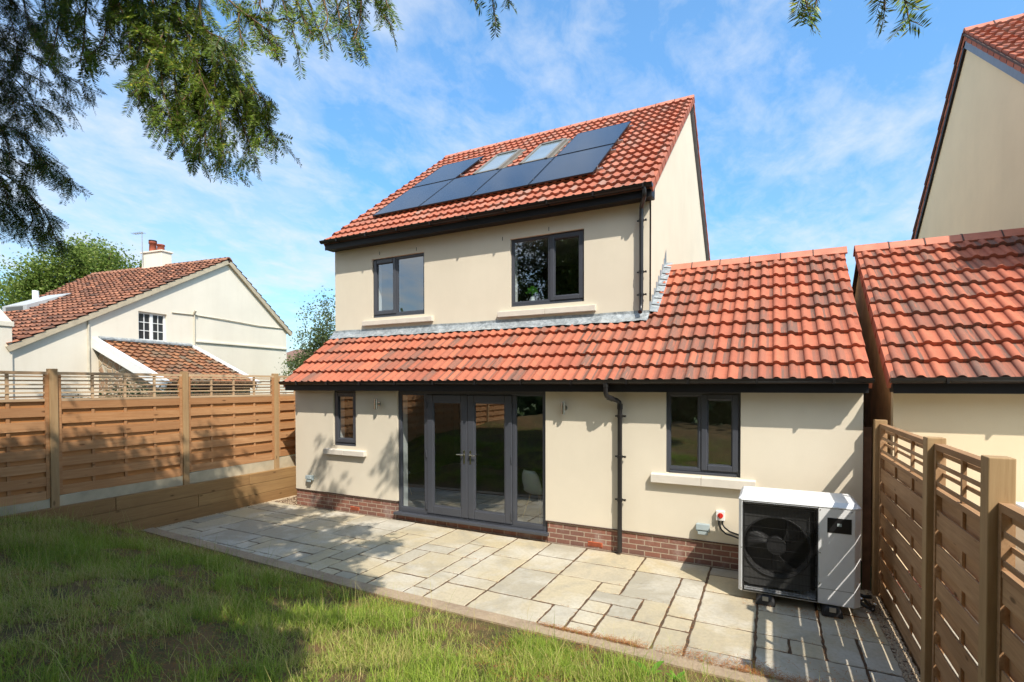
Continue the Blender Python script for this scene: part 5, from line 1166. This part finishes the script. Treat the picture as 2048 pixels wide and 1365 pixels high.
# boughs over the lawn (ground point they shade, distance up the sun ray, radius, clusters)
for gx__, gy__, k_, r_, n_ in ((-.67, -4.34, 3.3, .6, 200), (-.2, -3.7, 3.3, .6, 200), (.2, -3.1, 3.3, .5, 170), (1.1, -3.0, 3.1, .5, 170), (2.1, -3.0, 3.0, .5, 170), (3.0, -3.05, 2.8, .42, 150), (3.7, -3.0, 2.7, .32, 110), (4.15, -3.0, 2.6, .24, 70), (4.42, -2.95, 2.55, .14, 26),
    (.6, -4.0, 3.2, .7, 220), (1.4, -4.76, 3.1, .6, 190), (1.8, -4.0, 3.0, .6, 190), (2.4, -3.8, 2.9, .5, 160), (3.2, -3.8, 2.8, .45, 150), (3.9, -3.7, 2.7, .36, 120), (4.3, -3.45, 2.6, .26, 70), (2.8, -4.7, 2.8, .55, 170), (2.2, -5.4, 3.0, .6, 180), (3.4, -4.6, 2.7, .42, 130), (3.85, -4.5, 2.65, .34, 100), (4.35, -4.35, 2.6, .28, 70), (4.7, -4.0, 2.55, .2, 40),
    (3.3, -5.5, 2.8, .5, 150), (4.0, -5.9, 2.7, .42, 120), (4.4, -5.65, 2.6, .3, 70), (4.9, -5.45, 2.55, .24, 46), (5.3, -5.3, 2.5, .24, 46), (4.05, -5.1, 2.7, .32, 80), (4.8, -4.75, 2.5, .15, 22), (5.15, -4.5, 2.45, .14, 20), (5.42, -4.9, 2.45, .15, 20), (4.75, -6.2, 2.6, .4, 90), (5.4, -5.9, 2.5, .35, 70), (1.0, -5.8, 3.0, .8, 220), (5.25, -4.1, 2.5, .1, 8),
    (3.3, -2.2, 3.3, .42, 56), (2.4, -1.9, 3.5, .48, 62), (1.5, -1.9, 3.6, .5, 66), (.5, -1.8, 3.7, .5, 70), (-.4, -1.9, 3.8, .5, 70), (2.6, -1.1, 3.8, .3, 20), (1.7, -.9, 3.9, .35, 26), (.7, -.8, 4.0, .4, 32), (-.2, -.8, 4.1, .4, 34), (3.6, -1.5, 3.5, .25, 16), (1.1, -.2, 4.2, .22, 8), (-.9, -1.2, 4.0, .5, 60), (-1.2, -2.4, 3.9, .6, 90), (1.95, .5, 4.3, .08, 3), (2.35, .3, 4.3, .08, 3), (.35, .35, 4.3, .08, 3), (-1.6, -.6, 4.2, .35, 30)):
    blist.append((np.array([gx__, gy__, .3])+SD*k_, (r_, r_, r_*.7), n_))
    if n_ >= 70 and gy__ < -2.8:
        for kk in (.75, 1.5, 2.3): blist.append((np.array([gx__, gy__, .3])+SD*(k_+kk), (r_, r_, r_*.7), int(n_*.8)))  # copies stacked up the same ray, added to block sky light
for q in range(26):  # wider unseen crown added to darken the left lawn
    blist.append(((NR.uniform(-1.5, 5.6), NR.uniform(-10.5, -6.2), NR.uniform(6.2, 8.6)), (1., 1., .5), 170))
def in_poly(x, y, P):
    r = False
    for (x0, y0), (x1, y1) in zip(P, P[1:]+P[:1]):
        if (y0 > y) != (y1 > y) and x < (x1-x0)*(y-y0)/(y1-y0)+x0: r = not r
    return r
shade = [(-.6, -2.9), (4.0, -3.1), (4.5, -3.9), (4.9, -4.5), (5.0, -5.5), (5.6, -7), (5.6, -14), (-.6, -14)]
q = 0
while q < 150:
    c = np.array((NR.uniform(-1, 9.5), NR.uniform(-11, -4.2), NR.uniform(4.8, 9.2))); g__ = c-SD*((c[2]-.4)/1.8)
    if in_poly(g__[0], g__[1], shade): blist.append((c, (.5, .5, .4), 90)); q += 1
q = 0
while q < 130:  # more unseen clumps added to cut sky light, their shade kept off the fence
    c = np.array((NR.uniform(-2.5, 3.6), NR.uniform(-10.5, -3.4), NR.uniform(5., 10.6))); uu, vv, dd = proj(c)
    if c[2] > 3.4+1.565*(c[0]+.85) and (dd[0] < 0 or vv[0] < -230 or uu[0] < -420): blist.append((c, (.6, .6, .35), 60)); q += 1
for c, r, n in blist: cl_c.append(crown_blob(c, r, n))
cl_c = np.concatenate(cl_c); u, v, d = proj(cl_c); inview = (d > .1) & (u > -160) & (u < 2200) & (v > -110) & (v < 1500)
cl_c = cl_c[~inview]
for (uu, vv, D_, rr) in ((350, 120, 2.2, .5), (430, 180, 2.2, .55), (500, 240, 2.2, .5), (540, 70, 1.9, .4), (640, 40, 1.9, .4), (380, 260, 2.2, .5), (280, 100, 2.2, .4)):   # light gap above the hanging sprays
    q = cl_c-pix(uu, vv, D_); al = q@np.array(SUN); off = np.linalg.norm(q-al[:, None]*np.array(SUN)[None], axis=1); cl_c = cl_c[~((al > .2) & (off < rr) & (NR.random(len(cl_c)) < .9))]
kf = (cl_c[:, 0]+.85)/1.15; fy = cl_c[:, 1]+kf; fz = cl_c[:, 2]-1.8*kf     # where each clump's shade lands on the left fence
hit = (kf > 0) & (fy > -5.5) & (fy < .6) & (fz < 2.9); cl_c = cl_c[~(hit & (((fz > 1.45) & (NR.random(len(cl_c)) < .95)) | ((fz > .75) & (NR.random(len(cl_c)) < .6))))]
cm = np.array((8.774, 9.735, 2.478)); tt_ = (cm[1]-1.18)/(cm[1]-cl_c[:, 1]); wx = cm[0]+(cl_c[:, 0]-cm[0])*tt_; wz = cm[2]+(cl_c[:, 2]-cm[2])*tt_     # crown clumps taken out so the upstairs windows mirror sky
cl_c = cl_c[~((wx > .9) & (wx < 5.18) & (wz > 3.7) & (wz < 5.4) & (NR.random(len(cl_c)) < .9))]
n = len(cl_c); k = 26; P = (cl_c[:, None, :]+NR.normal(0, .12, (n, k, 3))).reshape(-1, 3); u, v, d = proj(P); P = P[~((d > .05) & (u > -40) & (u < 2090) & (v > -60) & (v < 1500))]; n = len(P)
CV, CF = leaf_cloud(P, n, .17, NR, .36); CT = np.stack([NR.random(n)*.5, NR.random(n)*.85, NR.random(n)], 1)
nv = np.concatenate(needV); nf = np.arange(len(nv)).reshape(-1, 4); ntt = np.concatenate(needT)
V = np.concatenate([nv, CV]); F = np.concatenate([nf, CF+len(nv)]); T = np.concatenate([ntt, CT])
npmesh('foliage', V, F, T, M['yew'], yew)
brn.build('branches', M['twig'], yew)
print('needles', len(nf), 'crown', len(CF))
